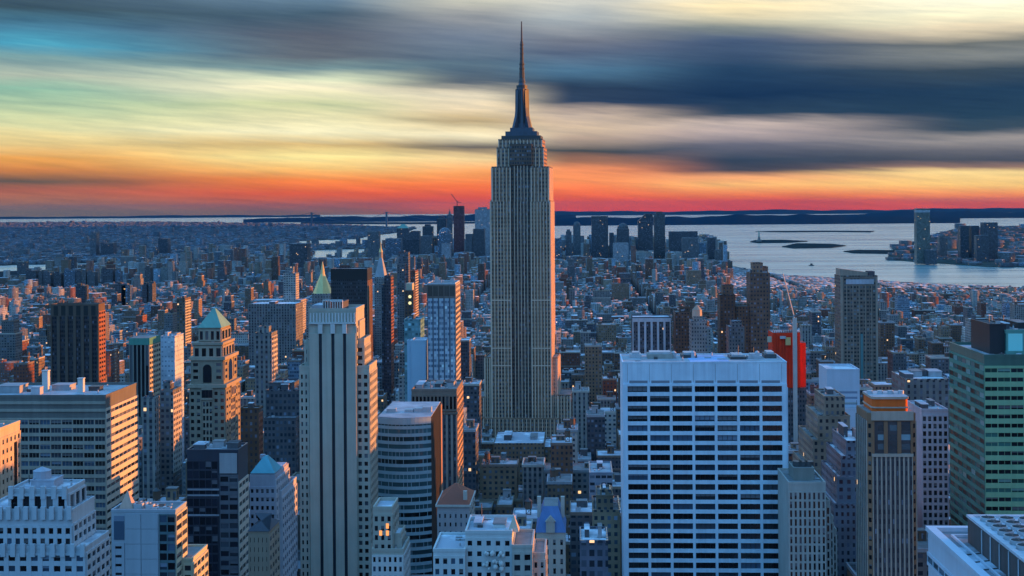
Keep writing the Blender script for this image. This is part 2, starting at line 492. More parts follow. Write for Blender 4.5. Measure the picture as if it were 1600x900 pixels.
    def mech(s, n, mats, hmax=5.0, name='bulkhead', seed=0):
        r = random.Random(seed + int(s.X0 * 7) % 1000)
        W, D = s.X1 - s.X0, s.Y1 - s.Y0
        for k in range(n):
            w_, d_, h = W * r.uniform(.12, .3), D * r.uniform(.25, .5), hmax * r.uniform(.4, 1)
            cx = s.X0 + W * (k + .5) / n + r.uniform(-.05, .05) * W; cy = s.Y0 + D * r.uniform(.35, .65)
            b = MB(); m = mats[k % len(mats)]
            b.box(cx - w_ / 2, cx + w_ / 2, cy - d_ / 2, cy + d_ / 2, s.z1 + .125, s.z1 + .125 + h, m)
            b.box(cx - w_ / 2 - .2, cx + w_ / 2 + .2, cy - d_ / 2 - .2, cy + d_ / 2 + .2, s.z1 + .127 + h, s.z1 + .4 + h, ROOFS[k % 4], bottom=True)
            b.build(name, s.T.root, s.T.loc)
        return s
    def units(s, n, mat, hmax=2.2, seed=0):
        """small cooling units"""
        r = random.Random(seed + 5)
        for k in range(n):
            w_, d_, h = r.uniform(1.2, 3.5), r.uniform(1.2, 3), r.uniform(.7, hmax)
            cx, cy = r.uniform(s.X0 + 3, s.X1 - 3), r.uniform(s.Y0 + 2.5, s.Y1 - 2.5)
            b = MB(); b.box(cx - w_ / 2, cx + w_ / 2, cy - d_ / 2, cy + d_ / 2, s.z1 + .125, s.z1 + .125 + h, mat)
            b.cyl(cx, cy, min(w_, d_) * .35, min(w_, d_) * .35, s.z1 + .126 + h, s.z1 + .3 + h, MATS['steel_dark'], 8)
            b.build('cooling_unit', s.T.root, s.T.loc)
        return s

m_wall('steel_dark', (0.06, 0.065, 0.07), 0.5, .2, .5)
m_wall('steel_pale', (0.45, 0.47, 0.5), 0.5, .2, .5)
class Tower:
    def __init__(s, name, label, x0, x1, yt, Y, depth=30.0, xs=None, ybot=900, short=None, cat='building', group=None, view=True):
        a, b = at(x0, yt, Y), at(x1, yt, Y)
        s.X0, s.X1, s.Z = a[0], b[0], (a[2] + b[2]) / 2
        s.Y0 = Y
        s.yt = yt
        if xs is not None:
            s.Y1 = back_of(xs, yt, s.X1 if xs > x1 else s.X0)
        else:
            s.Y1 = Y + depth
        s.loc = np.array([(s.X0 + s.X1) / 2, (s.Y0 + s.Y1) / 2, LAND])
        s.root = empty(name, s.loc, label, cat, group)
        s.lat = MB(); s.wins = []; s.par_mat = None
        s.zlow = max(LAND, at(x0, min(ybot, 905) + 45, Y)[2])
        FOOT.append((s.X0, s.X1, s.Y0, s.Y1))
        lo, hi = min(x0, xs or x0), max(x1, xs or x1)
        VIEW.append((lo, hi, yt, ybot, Y, short))
    def block(s, x0=None, x1=None, yt=None, dy0=0.0, dy1=0.0, z0=None, yb=None):
        py = s.yt if yt is None else yt
        Y = s.Y0 + dy0
        X0 = s.X0 if x0 is None else at(x0, py, Y)[0]
        X1 = s.X1 if x1 is None else at(x1, py, Y)[0]
        z1 = s.Z if yt is None else at(s_mid(x0, x1, s), py, Y)[2]
        z0 = LAND if z0 is None and yb is None else (at(s_mid(x0, x1, s), yb, Y)[2] if yb is not None else z0)
        return Block(s, X0, X1, Y, s.Y1 - dy1, z0, z1)
    def finish(s, limit=100, facade='facade'):
        s.lat.build(facade, s.root, s.loc)
        for (x0, x1, y0, y1, z0, z1), g in s.wins[:limit]:
            o = bpy.data.objects.new('window', unit_box(g)); C.objects.link(o)
            o.parent = s.root
            o.location = ((x0 + x1) / 2 - s.loc[0], (y0 + y1) / 2 - s.loc[1], (z0 + z1) / 2 - s.loc[2])
            o.scale = (x1 - x0, y1 - y0, z1 - z0)
        if len(s.wins) > limit:
            b = MB()
            for (x0, x1, y0, y1, z0, z1), g in s.wins[limit:]:
                b.box(x0, x1, y0, y1, z0, z1, g, bottom=True)
            o = b.build('glazing', s.root, s.loc); o['kind'] = 'stuff'
    def add(s, name, b):
        return b.build(name, s.root, s.loc)
def s_mid(x0, x1, s):
    if x0 is not None and x1 is not None: return (x0 + x1) / 2
    return proj((s.X0 + s.X1) / 2, s.Y0, s.Z)[0]
LAND = 3.0
HAZE = 0.000012
# ------------------------------------------------------------------ water, land, hills
def land(name, pts, z1, mat, z0=-6.0):
    b = MB()
    a = sum(p[0] * q[1] - q[0] * p[1] for p, q in zip(pts, pts[1:] + pts[:1]))
    if a < 0: pts = pts[::-1]
    b.prism(pts, pts, z0, z1, mat)
    o = b.build(name)
    return tag(o, kind='structure')
def water_mat():
    m, n, b = principled('water')
    b.inputs['Base Color'].default_value = (0.36, 0.50, 0.48, 1)
    b.inputs['Roughness'].default_value = 0.34
    b.inputs['Specular IOR Level'].default_value = 1.0
    tcn = n.node('ShaderNodeTexCoord').outputs['Object']
    mp = n.node('ShaderNodeMapping'); n.l.new(tcn, mp.inputs[0]); mp.inputs['Scale'].default_value = (0.0007, 0.004, 1)
    f = n.noise(mp.outputs[0], 1.0, 5, 0.6)
    n.put(b.inputs['Roughness'], n.maprange(f, 0.3, 0.7, 0.12, 0.28))
    mp2 = n.node('ShaderNodeMapping'); n.l.new(tcn, mp2.inputs[0]); mp2.inputs['Scale'].default_value = (0.02, 0.03, 1)
    bp = n.node('ShaderNodeBump'); bp.inputs['Strength'].default_value = 0.35; bp.inputs['Distance'].default_value = 3.0
    n.put(bp.inputs['Height'], n.noise(mp2.outputs[0], 1.0, 4, 0.6)); n.l.new(bp.outputs[0], b.inputs['Normal'])
    return m
EXT = 60000.0
b = MB(); b.face([(-EXT, -3000, 0), (EXT, -3000, 0), (EXT, EXT, 0), (-EXT, EXT, 0)], water_mat())
tag(b.build('water'), kind='structure')
def m_ground(name, c):
    m, n, b = principled(name)
    tcn = n.node('ShaderNodeTexCoord').outputs['Object']
    a = n.noise(tcn, 0.02, 5, 0.6)
    n.put(b.inputs['Base Color'], n.mix(n.maprange(a, 0.35, 0.65), tuple(x * .6 for x in c), tuple(x * 1.3 for x in c)))
    b.inputs['Roughness'].default_value = 0.9
    b.inputs['Specular IOR Level'].default_value = 0.0
    return m
ASPHALT = m_ground('street_asphalt', (0.045, 0.047, 0.05))
SHORE = m_ground('shore_ground', (0.07, 0.085, 0.075))
FARLAND = m_ground('far_land', (0.03, 0.045, 0.045))
def G(lst, z=0.0): return [tuple(ground(px, py, z)[:2]) for px, py in lst]
HUDSON = G([(1760, 470), (1600, 453), (1480, 449), (1350, 440), (1240, 434), (1180, 424), (1132, 414), (1128, 402)])
TIP = G([(1100, 394), (1000, 390), (880, 388), (760, 387), (640, 389), (585, 395), (560, 404), (480, 405.5), (380, 408), (200, 418), (0, 425), (-200, 433)])
land('ground', [(-3500, -2500), (3000, -2500), (3000, 3600)] + HUDSON + TIP + [(-3500, 5000)], 3.0, ASPHALT)
BK = G([(-260, 421), (0, 415), (200, 409), (380, 402.5), (470, 401), (488, 399), (484, 391), (575, 388.5), (579, 384), (470, 383), (462, 377), (560, 373), (575, 369), (610, 365), (640, 361), (650, 357), (560, 353), (470, 350.5), (250, 347), (0, 348), (-300, 351)])
land('far_shore_ground', BK, 3.0, SHORE)
land('pier_ground', G([(470, 349.8), (560, 350.5), (640, 350.5), (700, 350), (760, 349), (760, 346.5), (640, 347.5), (470, 347.5)]), 4.0, FARLAND)
JC = G([(1385, 406), (1425, 409), (1500, 414), (1545, 417.5), (1640, 418), (1800, 424), (1800, 356), (1600, 354), (1500, 356), (1440, 371), (1425, 379), (1400, 384)])
land('river_bank_ground', JC, 3.0, SHORE)
land('island', G([(1172, 378.5), (1185, 380), (1232, 379.5), (1262, 377.5), (1225, 375.5), (1180, 375.8)]), 5.0, FARLAND)
land('island', G([(1222, 386), (1240, 388.5), (1300, 387.5), (1322, 384.5), (1300, 382), (1245, 381)]), 5.0, FARLAND)
land('pier_ground', G([(1318, 393.5), (1335, 396), (1430, 397.5), (1450, 393), (1340, 391.5)]), 5.0, FARLAND)
land('breakwater', G([(1180, 362.4), (1230, 363.2), (1300, 362.6), (1360, 363.2), (1366, 361.6), (1300, 361), (1200, 361.6)]), 5.0, FARLAND)

HILLM = m_wall('hill_woods', (0.014, 0.03, 0.045), 0.95, .4, 0.0)
def hills(name, pxs, Y, depth, seed):
    """a ridge of low hills: cross sections with a noisy crest"""
    r = random.Random(seed)
    n = len(pxs); V = []; F = []
    px = np.linspace(pxs[0][0], pxs[-1][0], 90)
    hy = np.interp(px, [p[0] for p in pxs], [p[1] for p in pxs])
    K = 6; ph = [r.uniform(0, 6.3) for _ in range(8)]
    for i, x in enumerate(px):
        h = hy[i] * (0.8 + 0.14 * math.sin(x * .021 + ph[0]) + 0.1 * math.sin(x * .053 + ph[1]) + .06 * math.sin(x * .13 + ph[2]))
        for k in range(K):
            t = k / (K - 1)
            yy = Y + depth * t
            V.append((ground(x, 340, 0)[0] / ground(x, 340, 0)[1] * yy, yy, max(-3.0, math.sin(math.pi * t) ** .8 * h - 2)))
    for i in range(len(px) - 1):
        for k in range(K - 1):
            a = i * K + k
            F.append((a, a + K, a + K + 1, a + 1))
    me = bpy.data.meshes.new(name); me.from_pydata(V, [], F); me.materials.append(HILLM); me.update()
    for p in me.polygons: p.use_smooth = True
    o = bpy.data.objects.new(name, me); C.objects.link(o); tag(o, kind='structure')
hills('hills', [(860, 60), (960, 95), (1060, 120), (1180, 110), (1300, 120), (1420, 60), (1500, 30)], 19500, 9000, 3)
hills('hills', [(380, 50), (520, 90), (660, 130), (760, 130), (840, 120), (900, 100)], 27000, 9000, 5)
hills('hills', [(-350, 60), (-100, 60), (200, 70), (400, 80), (500, 60)], 45000, 9000, 7)
hills('hills', [(780, 120), (1000, 130), (1300, 125), (1600, 140), (1900, 130)], 42000, 12000, 8)
hills('hills', [(1300, 40), (1420, 120), (1560, 110), (1700, 130), (1900, 120)], 26000, 12000, 9)

# ------------------------------------------------------------------ named buildings, near to far
# --- tall spired skyscraper
LIME = m_wall('limestone_grey', (0.72, 0.53, 0.39), .85, .15)
LIMEF = m_fac('limestone_windows', (0.34, 0.21, 0.135), 2.1, 3.7, .62, .52, (0.03, .035, .045), .04, lit=0.0)
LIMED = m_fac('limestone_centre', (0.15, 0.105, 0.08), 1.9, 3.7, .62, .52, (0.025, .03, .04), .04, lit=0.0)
ALU = m_wall('mast_metal', (0.075, 0.095, 0.13), .45, .2, .5, .3)
DARKM = m_wall('mast_dark', (0.05, 0.055, 0.06), .5, .2, .5)
def spire():
    Y = 1330.0
    T = Tower('spired_skyscraper', 'tallest stepped limestone skyscraper with a mast and antenna rising above the horizon', 768, 862, 262, Y, 50, ybot=690, short='the spired skyscraper', cat='skyscraper')
    T.root.rotation_euler.z = R(-3.0)
    k = Y / FPX
    def blk(x0, x1, yt, dy0, dy1, yb=None, mat=LIMEF, name='wall'):
        B = T.block(x0, x1, yt, dy0, dy1, yb=yb); B.wall(mat, name, ROOFS[1], 1.2); return B
    A = blk(768, 800.2, 315, 0, 0); Bq = blk(831, 862, 315, 0, 0)
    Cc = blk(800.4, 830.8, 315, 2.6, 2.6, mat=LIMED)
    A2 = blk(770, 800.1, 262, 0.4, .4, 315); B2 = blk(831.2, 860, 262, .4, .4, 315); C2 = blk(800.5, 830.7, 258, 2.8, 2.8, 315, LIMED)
    sh = blk(777.5, 851.5, 232, 5, 5, 262); sh2 = blk(780, 849, 219, 6.5, 6.5, 232)
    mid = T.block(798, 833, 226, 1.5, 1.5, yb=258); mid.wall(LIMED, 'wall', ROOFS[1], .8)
    lo1 = blk(758.5, 767.8, 560, 4, 4); lo2 = blk(862.2, 873, 560, 4, 4)
    lo3 = blk(738, 758.3, 622, 2, 2); lo4 = blk(873.2, 894, 618, 2, 2)
    lo5 = blk(757, 876, 655, -6, 40, mat=LIMEF)
    for B, n in ((A, 6), (Bq, 6), (A2, 5), (B2, 5), (lo1, 2), (lo2, 3), (lo3, 4), (lo4, 4), (lo5, 19)):
        L = T.lat; W = B.X1 - B.X0
        for j in range(n + 1):
            u = .55 + (W - 1.1) * j / n
            big = j in (0, n)
            B.fbox(L, 'N', u - (.55 if big else .38), u + (.55 if big else .38), B.z0, B.z1, 0, .7, LIME)
    for B in (Cc, C2):
        W = B.X1 - B.X0
        for j in range(1, 6):
            u = W * j / 6
            B.fbox(T.lat, 'N', u - .3, u + .3, B.z0, B.z1, 0, .6, LIME)
    for B in (A, Bq, lo1, lo2, A2, B2):       # west and east ends
        for face in ('W', 'E'):
            D = B.Y1 - B.Y0
            if (face == 'W' and B in (A, A2)) or (face == 'E' and B in (Bq, B2)): continue
            for j in range(10):
                u = 1.3 + (D - 2.6) * j / 9
                B.fbox(T.lat, face, u - 1.3, u + 1.3, B.z0, B.z1, 0, .5, LIME)
    for B, n in ((sh, 12), (sh2, 12)):
        W = B.X1 - B.X0
        for j in range(n + 1):
            u = .5 + (W - 1) * j / n
            B.fbox(T.lat, 'N', u - .45, u + .45, B.z0, B.z1, 0, .5, LIME)
    # horizontal string courses
    for yy in (470, 545, 572):
        for B in (A, Bq):
            z = at(815, yy, Y)[2]
            B.fbox(T.lat, 'N', .1, B.X1 - B.X0 - .1, z, z + 1.0, .05, .55, LIME)
    # crown deck, mooring mast, antenna
    cx, cy = T.loc[0], T.loc[1]
    def zz(py): return at(812, py, Y)[2]
    def r(pxw): return pxw * k / 2
    b = MB(); b.box(cx - r(62), cx + r(62), cy - 15, cy + 15, zz(219) + .2, zz(211), DARKM, ROOFS[1])
    T.add('observation_deck', b)
    b = MB(); b.box(cx - r(50), cx + r(50), cy - 13, cy + 13, zz(211) + .01, zz(204), ALU, ROOFS[1]); b.box(cx - r(36), cx + r(36), cy - 10, cy + 10, zz(204) + .01, zz(198), ALU)
    T.add('mast_base', b)
    m = MB()
    m.cyl(cx, cy, r(21), r(17.5), zz(198) + .01, zz(133), ALU, 16)
    m.cyl(cx, cy, r(14), r(10), zz(133) + .01, zz(125), ALU, 16)
    mo = T.add('mooring_mast', m)
    for a in range(4):                       # winged buttresses of the mast
        an = a * math.pi / 2 + math.pi / 4; ca, sa = math.cos(an), math.sin(an)
        w_ = MB()
        pts = [(r(19), zz(198)), (r(38), zz(198)), (r(34), zz(191)), (r(27), zz(180)), (r(23), zz(166)), (r(20.5), zz(138)), (r(17), zz(138))]
        pts3 = []
        for s_ in (-1, 1):
            pts3.append([(cx + ca * d - sa * s_ * 1.6, cy + sa * d + ca * s_ * 1.6, z) for d, z in pts])
        n = len(pts)
        w_.face(pts3[0], ALU); w_.face(pts3[1][::-1], ALU)
        for j in range(n):
            j2 = (j + 1) % n
            w_.face([pts3[0][j2], pts3[0][j], pts3[1][j], pts3[1][j2]], ALU)
        o = w_.build('buttress', mo, T.loc)
    m = MB()
    for j in range(10):                      # dark glazed strips of the mast
        a = 2 * math.pi * j / 10
        for s_ in (0,):
            x, y = cx + math.cos(a) * r(19.2), cy + math.sin(a) * r(19.2)
            x2, y2 = cx + math.cos(a) * r(17.6), cy + math.sin(a) * r(17.6)
            m.bar((x, y, zz(190)), (x2, y2, zz(136)), .8, DARKM)
    m.build('glazed_strip', mo, T.loc)
    b = MB(); b.cyl(cx, cy, r(18), r(18), zz(134), zz(130), DARKM, 16); b.cyl(cx, cy, r(12), r(8), zz(124.9), zz(118), DARKM, 12)
    T.add('mast_cap', b)
    b = MB(); b.cyl(cx, cy, r(9), r(6.5), zz(118) + .01, zz(92), DARKM, 8); b.cyl(cx, cy, r(6), r(4.4), zz(92) + .01, zz(60), DARKM, 8)
    b.cyl(cx, cy, r(3.2), r(1.6), zz(60) + .01, zz(28), DARKM, 8)
    for q in (112, 104, 97, 88, 80, 72, 66): b.cyl(cx, cy, r(9 if q > 92 else 6.2), r(9 if q > 92 else 6.2), zz(q), zz(q - 1.6), DARKM, 8)
    T.add('antenna', b)
    T.finish()
spire()

# --- broad white gridded slab
WHITE = m_wall('white_travertine', (0.60, 0.74, 0.86), .7, .2)
def white_slab():
    T = Tower('white_office_tower', 'broad white office slab with a grid of dark ribbon windows', 972.5, 1229, 567, 610, 34, ybot=900, short='the broad white gridded slab', cat='office tower')
    B = T.block(); B.wall(WHITE, 'wall', ROOFS[3], .5)
    B.grid('N', 7, 1.15, 4.18, 1.62, WHITE, [GL_DARK, GL_DARK, GL_BLUE, GL_MIX], .9, top=9.0, end=2.1, mull=3, mullmat=m_plain('mullion_black', (.02, .02, .025), .4))
    for j in range(8):
        u = 2.1 + (B.X1 - B.X0 - 4.2) * j / 7
        B.fbox(T.lat, 'N', u - .07, u + .07, B.z1 - 8.2, B.z1 - .5, 0, .08, m_plain('joint_grey', (.3, .32, .36)))
    cw = (B.X1 - B.X0 - 4.2) / 7
    for j in range(7):                       # louvre slots under the blank top band
        u = 2.1 + cw * j + .8
        s_ = MB(); B.fbox(s_, 'N', u, u + cw - 1.6, B.z1 - 8.6, B.z1 - 7.5, 0, .1, m_plain('louvre_grey', (.22, .24, .28)))
        T.add('louvre', s_)
    B.grid('W', 4, 1.2, 4.18, 1.85, WHITE, GL_DARK, .5, top=10.6, end=2.0)
    z = B.z1 + .125
    for px0, px1, h, d0, d1, m in ((985, 1003, 1.6, 18, 27, 'steel_pale'), (1012, 1052, 1.9, 16, 26, 'tower_beige'), (1066, 1090, 1.4, 18, 28, 'steel_dark'), (1140, 1165, 1.1, 12, 24, 'steel_dark'), (1168, 1190, 1.3, 14, 20, 'steel_pale'), (1196, 1214, 1.8, 16, 27, 'steel_dark')):
        m_wall('tower_beige', (.34, .33, .30))
        x0, x1 = at(px0, 560, 625)[0], at(px1, 560, 625)[0]
        b = MB(); b.box(x0, x1, 610 + d0, 610 + d1, z, z + h, MATS[m]); b.box(x0 + 1, x1 - 1, 611 + d0, 609 + d1, z + h + .002, z + h + .9, MATS['steel_pale'])
        T.add('roof_plant', b)
    b = MB(); b.box(at(1075, 560, 625)[0], at(1135, 560, 625)[0], 613, 640, z, z + .12, m_roof('roof_blue', (.35, .5, .75)))
    T.add('roof_deck', b)
    for px in (1053, 1083, 1183):
        b = MB(); c = at(px, 560, 628); b.cyl(c[0], 628, 1.0, 1.0, z, z + 2.4, MATS['steel_pale'], 12); b.cyl(c[0], 628, 1.2, .3, z + 2.41, z + 3.2, MATS['steel_pale'], 12)
        T.add('roof_vent', b)
    T.finish()
white_slab()

# --- cream stepped tower with three dark window strips
CREAM = m_wall('cream_limestone', (0.44, 0.43, 0.36), .85, .16)
CREAML = m_wall('cream_trim', (0.60, 0.62, 0.60), .85, .1)
STRIP = m_fac('dark_strip', (.03, .035, .05), 50, 3.7, .0, .5, (.01, .012, .02), .05, rough=.4)
def cream_tower():
    T = Tower('setback_tower', 'cream stepped tower with three dark vertical window strips down its front', 483, 556, 487, 660, 26, ybot=900, short='the cream striped tower', cat='skyscraper')
    FOOT.append((at(462, 570, 660)[0], at(580, 570, 660)[0], 655, 692))
    B = T.block(); B.wall(CREAM, 'wall', ROOFS[3], 1.6)
    k = 660 / FPX; L = T.lat
    W = B.X1 - B.X0
    zt = at(520, 521, 660)[2]
    sx = [(498.5 - 483) * k, (518.3 - 483) * k, (536.8 - 483) * k]
    prev = 0.0
    for u in sx:
        B.fbox(L, 'N', prev, u, B.z0, zt, 0, .9, CREAM); prev = u + 5.0 * k
        s_ = MB(); B.fbox(s_, 'N', u + .01, prev - .01, B.z0, zt, .02, .14, STRIP); T.add('window_strip', s_)
        c_ = MB(); B.fbox(c_, 'N', u - .3, prev + .3, zt + .01, zt + 4.4, 0, 1.2, CREAML); T.add('carved_panel', c_)
    B.fbox(L, 'N', prev, W, B.z0, zt, 0, .9, CREAM)
    B.fbox(L, 'N', 0, W, zt + 4.5, zt + 5.2, 0, 1.1, CREAML)
    for j in range(15):
        u = W * (j + .5) / 15
        B.fbox(L, 'N', u - .35, u + .35, zt + 5.3, B.z1 - .6, 0, .35, CREAML)
    B.grid('W', 5, 1.6, 3.7, 1.7, CREAM, GL_MIX, .35, top=7)
    # flank wings and setbacks
    for x0, x1, yt, d0, d1, cols in ((467.5, 482.8, 575, 2.2, 0, 2), (475.5, 482.7, 536, 5, 2, 1), (556.2, 569, 533, 3.5, 2, 1), (556.2, 577, 575, 1.2, 0, 2)):
        Bk = T.block(x0, x1, yt, d0, d1); Bk.wall(CREAM, 'wing_wall', ROOFS[3], 1.2)
        Bk.grid('N', cols, 1.25, 3.7, 1.75, CREAM, [GL_DARK, GL_DARK, GL_MIX], .4, top=2.2, end=.9)
        if x1 > 560: Bk.grid('W', 6, 1.5, 3.7, 1.8, CREAM, GL_MIX, .3, top=2.2)
    for x0, x1, yt, d0, d1 in ((556.4, 562, 505, 6, 4),):
        T.block(x0, x1, yt, d0, d1).wall(CREAM, 'wing_wall', ROOFS[3], 1.2)
    p = T.block(487, 505, 477, 4, 6, z0=B.z1 + .13); p.wall(m_wall('mech_grey', (.34, .36, .38)), 'penthouse', ROOFS[0], 0)
    p = T.block(505.5, 536, 474, 6, 4, z0=B.z1 + .13); p.wall(m_wall('mech_dark', (.10, .10, .11)), 'penthouse', ROOFS[0], .8)
    b = MB()
    for j in range(9):
        x = at(505.5 + j * 3.8, 474, 666)[0]; b.bar((x, 664.5, B.z1 + .2), (x, 664.5, B.z1 + 5.0), .18, CREAML)
    x0, x1 = at(505.5, 474, 666)[0], at(536, 474, 666)[0]
    b.bar((x0, 664.5, B.z1 + 5), (x1, 664.5, B.z1 + 5), .22, CREAML); T.add('roof_railing', b)
    T.finish()
cream_tower()

def annex():
    T = Tower('stepped_annex_building', 'small pale stepped building with sun glinting windows at the foot of the cream striped tower', 583, 613, 797, 560, 18, ybot=900, short='the small pale stepped building', cat='office building')
    FOOT.append((at(580, 870, 560)[0], at(634, 870, 560)[0], 555, 590))
    B = T.block(); B.wall(CREAM, 'wall', ROOFS[0], 1.4)
    B.grid('N', 3, 1.3, 3.7, 1.7, CREAM, [GL_DARK, GL_MIX], .4, top=1.6)
    B.grid('W', 4, 1.4, 3.7, 1.7, CREAM, GL_MIX, .4, top=1.6)
    B2 = T.block(581, 630, 862, -3, 0); B2.wall(CREAM, 'wall', ROOFS[0], 1.2)
    B2.grid('N', 6, 1.1, 3.7, 1.7, CREAML, [GL_DARK, GL_MIX, GL_BLUE], .4, top=1.2)
    B2.grid('W', 5, 1.2, 3.7, 1.7, CREAML, GL_MIX, .4, top=1.2)
    B3 = T.block(613.2, 626, 838, 2, 1); B3.wall(CREAM, 'wall', ROOFS[0], 1.2)
    B3.grid('W', 4, 1.3, 3.7, 1.7, CREAM, GL_MIX, .4, top=1.2)
    lit = m_plain('lit_window', (.8, .3, .1)); bs = lit.node_tree.nodes['Principled BSDF']  # emission stands in for low sun mirrored in these panes
    bs.inputs['Emission Color'].default_value = (1, .32, .07, 1); bs.inputs['Emission Strength'].default_value = .8
    for px, py in ((605.5, 821.5), (605.5, 832.5), (595, 832.5)):
        c = at(px, py, 560); b = MB(); b.box(c[0] - .55, c[0] + .55, 559.52, 559.62, c[2] - 1, c[2] + 1, lit, bottom=True); T.add('lit_window', b)
    T.finish()
annex()

# --- long ribbon-window block, sunlit end
GREIGE = m_wall('ribbon_stone', (0.36, 0.335, 0.28), .8, .18)
def ribbon_block():
    T = Tower('ribbon_window_block', 'long grey ribbon window office block with its end wall lit orange', -75, 165, 622, 600, xs=215, ybot=900, short='the long ribbon window block', cat='office building')
    B = T.block(); B.wall(m_wall('ribbon_dark', (.16, .16, .15)), 'wall', ROOFS[3], 1.3)
    B.grid('N', 14, .5, 3.55, 1.5, GREIGE, [GL_DARK, GL_BLUE, GL_DARK, GL_MIX], .5, top=8.5, hor=True, mull=2, zlo=T.zlow)
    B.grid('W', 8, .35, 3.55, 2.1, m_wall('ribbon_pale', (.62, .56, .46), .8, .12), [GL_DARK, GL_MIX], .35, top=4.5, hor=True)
    for z in (1.4, 4.6):
        B.fbox(T.lat, 'N', 0, B.X1 - B.X0, B.z1 - z - 1.2, B.z1 - z, 0, .45, GREIGE)
    z = B.z1 + .13
    for px, w_, h, Yc, m in ((72, 2.6, 9, 622, CREAML), (127, 2.4, 6.0, 618, CREAML), (58, 4, 3, 612, MATS['steel_pale']), (100, 8, 2.2, 628, MATS['mech_grey']), (20, 10, 3, 620, MATS['mech_grey']), (150, 5, 1.6, 625, MATS['steel_dark'])):
        c = at(px, 605, Yc); b = MB(); b.box(c[0] - w_ / 2, c[0] + w_ / 2, Yc - w_ / 2, Yc + w_ / 2, z, z + h, m); b.box(c[0] - w_ / 2 - .2, c[0] + w_ / 2 + .2, Yc - w_ / 2 - .2, Yc + w_ / 2 + .2, z + h + .003, z + h + .35, m, bottom=True)
        T.add('bulkhead', b)
    T.finish()
ribbon_block()

# --- pale blue crenellated tower bottom left
ICE = m_wall('pale_glazed_brick', (0.52, 0.58, 0.62), .8, .14)
def crenel_tower():
    T = Tower('crenellated_tower', 'pale blue stepped tower with crenellated piers in the lower left corner', -30, 113, 800, 470, 22, ybot=900, short='the pale crenellated tower', cat='office tower')
    FOOT.append((at(-60, 850, 470)[0], at(140, 850, 470)[0], 465, 500))
    B = T.block(); B.wall(ICE, 'wall', ROOFS[0], 1.0)
    lowb = T.block(-60, 134, 858, -1.5, 0); lowb.wall(ICE, 'wall', ROOFS[0], 1.0)
    lowb.grid('N', 11, 1.6, 3.5, 1.6, ICE, [GL_DARK, GL_BLUE], .5, top=1.2); lowb.grid('W', 5, 1.4, 3.5, 1.6, ICE, GL_MIX, .4, top=1.2)
    B.grid('N', 11, 1.3, 3.5, 1.5, ICE, [GL_DARK, GL_DARK, GL_BLUE], .6, top=4.5, zlo=lowb.z1 + .1)
    B.grid('W', 5, 1.3, 3.5, 1.5, ICE, GL_MIX, .5, top=4)
    t2 = T.block(14, 106, 768, 2.5, 3, z0=B.z1 + .13); t2.wall(ICE, 'upper_wall', ROOFS[0], 1.0)
    t2.grid('N', 5, 1.8, 5.6, 1.2, ICE, GL_DARK, .7, top=.9); t2.grid('W', 3, 1.6, 5.6, 1.2, ICE, GL_DARK, .6, top=.9)
    for blk, n in ((B, 10), (t2, 5), (lowb, 12)):
        W = blk.X1 - blk.X0
        for j in range(n + 1):                # pier finials standing above the parapets
            u = .9 + (W - 1.8) * j / n
            f_ = MB(); blk.fbox(f_, 'N', u - .8, u + .8, blk.z1 - 2.4, blk.z1 + 1.9, .01, 1.0, ICE); T.add('pier_finial', f_)
    ph = T.block(48, 84, 752, 7, 6, z0=t2.z1 + .13); ph.wall(m_wall('mech_lav', (.42, .44, .5)), 'penthouse', ROOFS[0], .5)
    b = MB(); c = at(66, 742, 482); b.cyl(c[0], 482, 3.0, 3.0, ph.z1 + .13, ph.z1 + 2.8, MATS['mech_lav'], 12); b.cyl(c[0], 482, 3.1, .4, ph.z1 + 2.81, ph.z1 + 4, MATS['mech_lav'], 12); T.add('water_tank', b)
    T.finish()
crenel_tower()

def orange_sliver():
    T = Tower('sunlit_end_building', 'stone building cut by the left edge with its side wall glowing orange', -120, -6, 676, 500, xs=31, ybot=790, short='the glowing wall at the left edge', cat='building')
    B = T.block(); B.wall(m_wall('warm_stone', (.55, .45, .34)), 'wall', ROOFS[1], 1.2)
    B.grid('W', 6, 2.0, 3.6, 1.9, MATS['warm_stone'], GL_MIX, .35, top=2.5)
    B.grid('N', 8, 1.5, 3.6, 1.9, MATS['warm_stone'], GL_MIX, .3, top=2.5)
    n = MB(); B.fbox(n, 'W', B.size('W') * .7, B.size('W') * .82, B.z1 - 22, B.z1 - 6, .4, .5, GL_DARK); T.add('stair_slot', n)
    T.finish(40)
orange_sliver()

# --- dark brown piered tower at upper left
def brown_pier_tower():
    T = Tower('brown_pier_tower', 'dark brown flat topped tower with broad vertical piers and a red side', 79, 154, 477, 1150, xs=164, ybot=604, short='the dark brown piered tower', cat='office tower')
    BR = m_wall('dark_brown', (.13, .095, .075)); BRF = m_fac('brown_bay', (.06, .05, .05), 1.6, 3.7, .7, .55, (.02, .022, .03), .05)
    B = T.block(); B.wall(BR, 'wall', ROOFS[2], 1.0)
    B.bays('N', 6, 2.4, BR, BRF, .9, top=9)
    for j in range(6):
        W = B.X1 - B.X0; u = 1.2 + (W - 2.4) * (j + .5) / 6
        s_ = MB(); B.fbox(s_, 'N', u - 1.8, u + 1.8, B.z1 - 8.5, B.z1 - .5, .02, .1, m_plain('louvre_black', (.015, .014, .013), .5)); T.add('louvre', s_)
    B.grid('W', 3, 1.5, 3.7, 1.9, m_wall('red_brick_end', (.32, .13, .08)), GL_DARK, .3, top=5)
    T.finish()
brown_pier_tower()

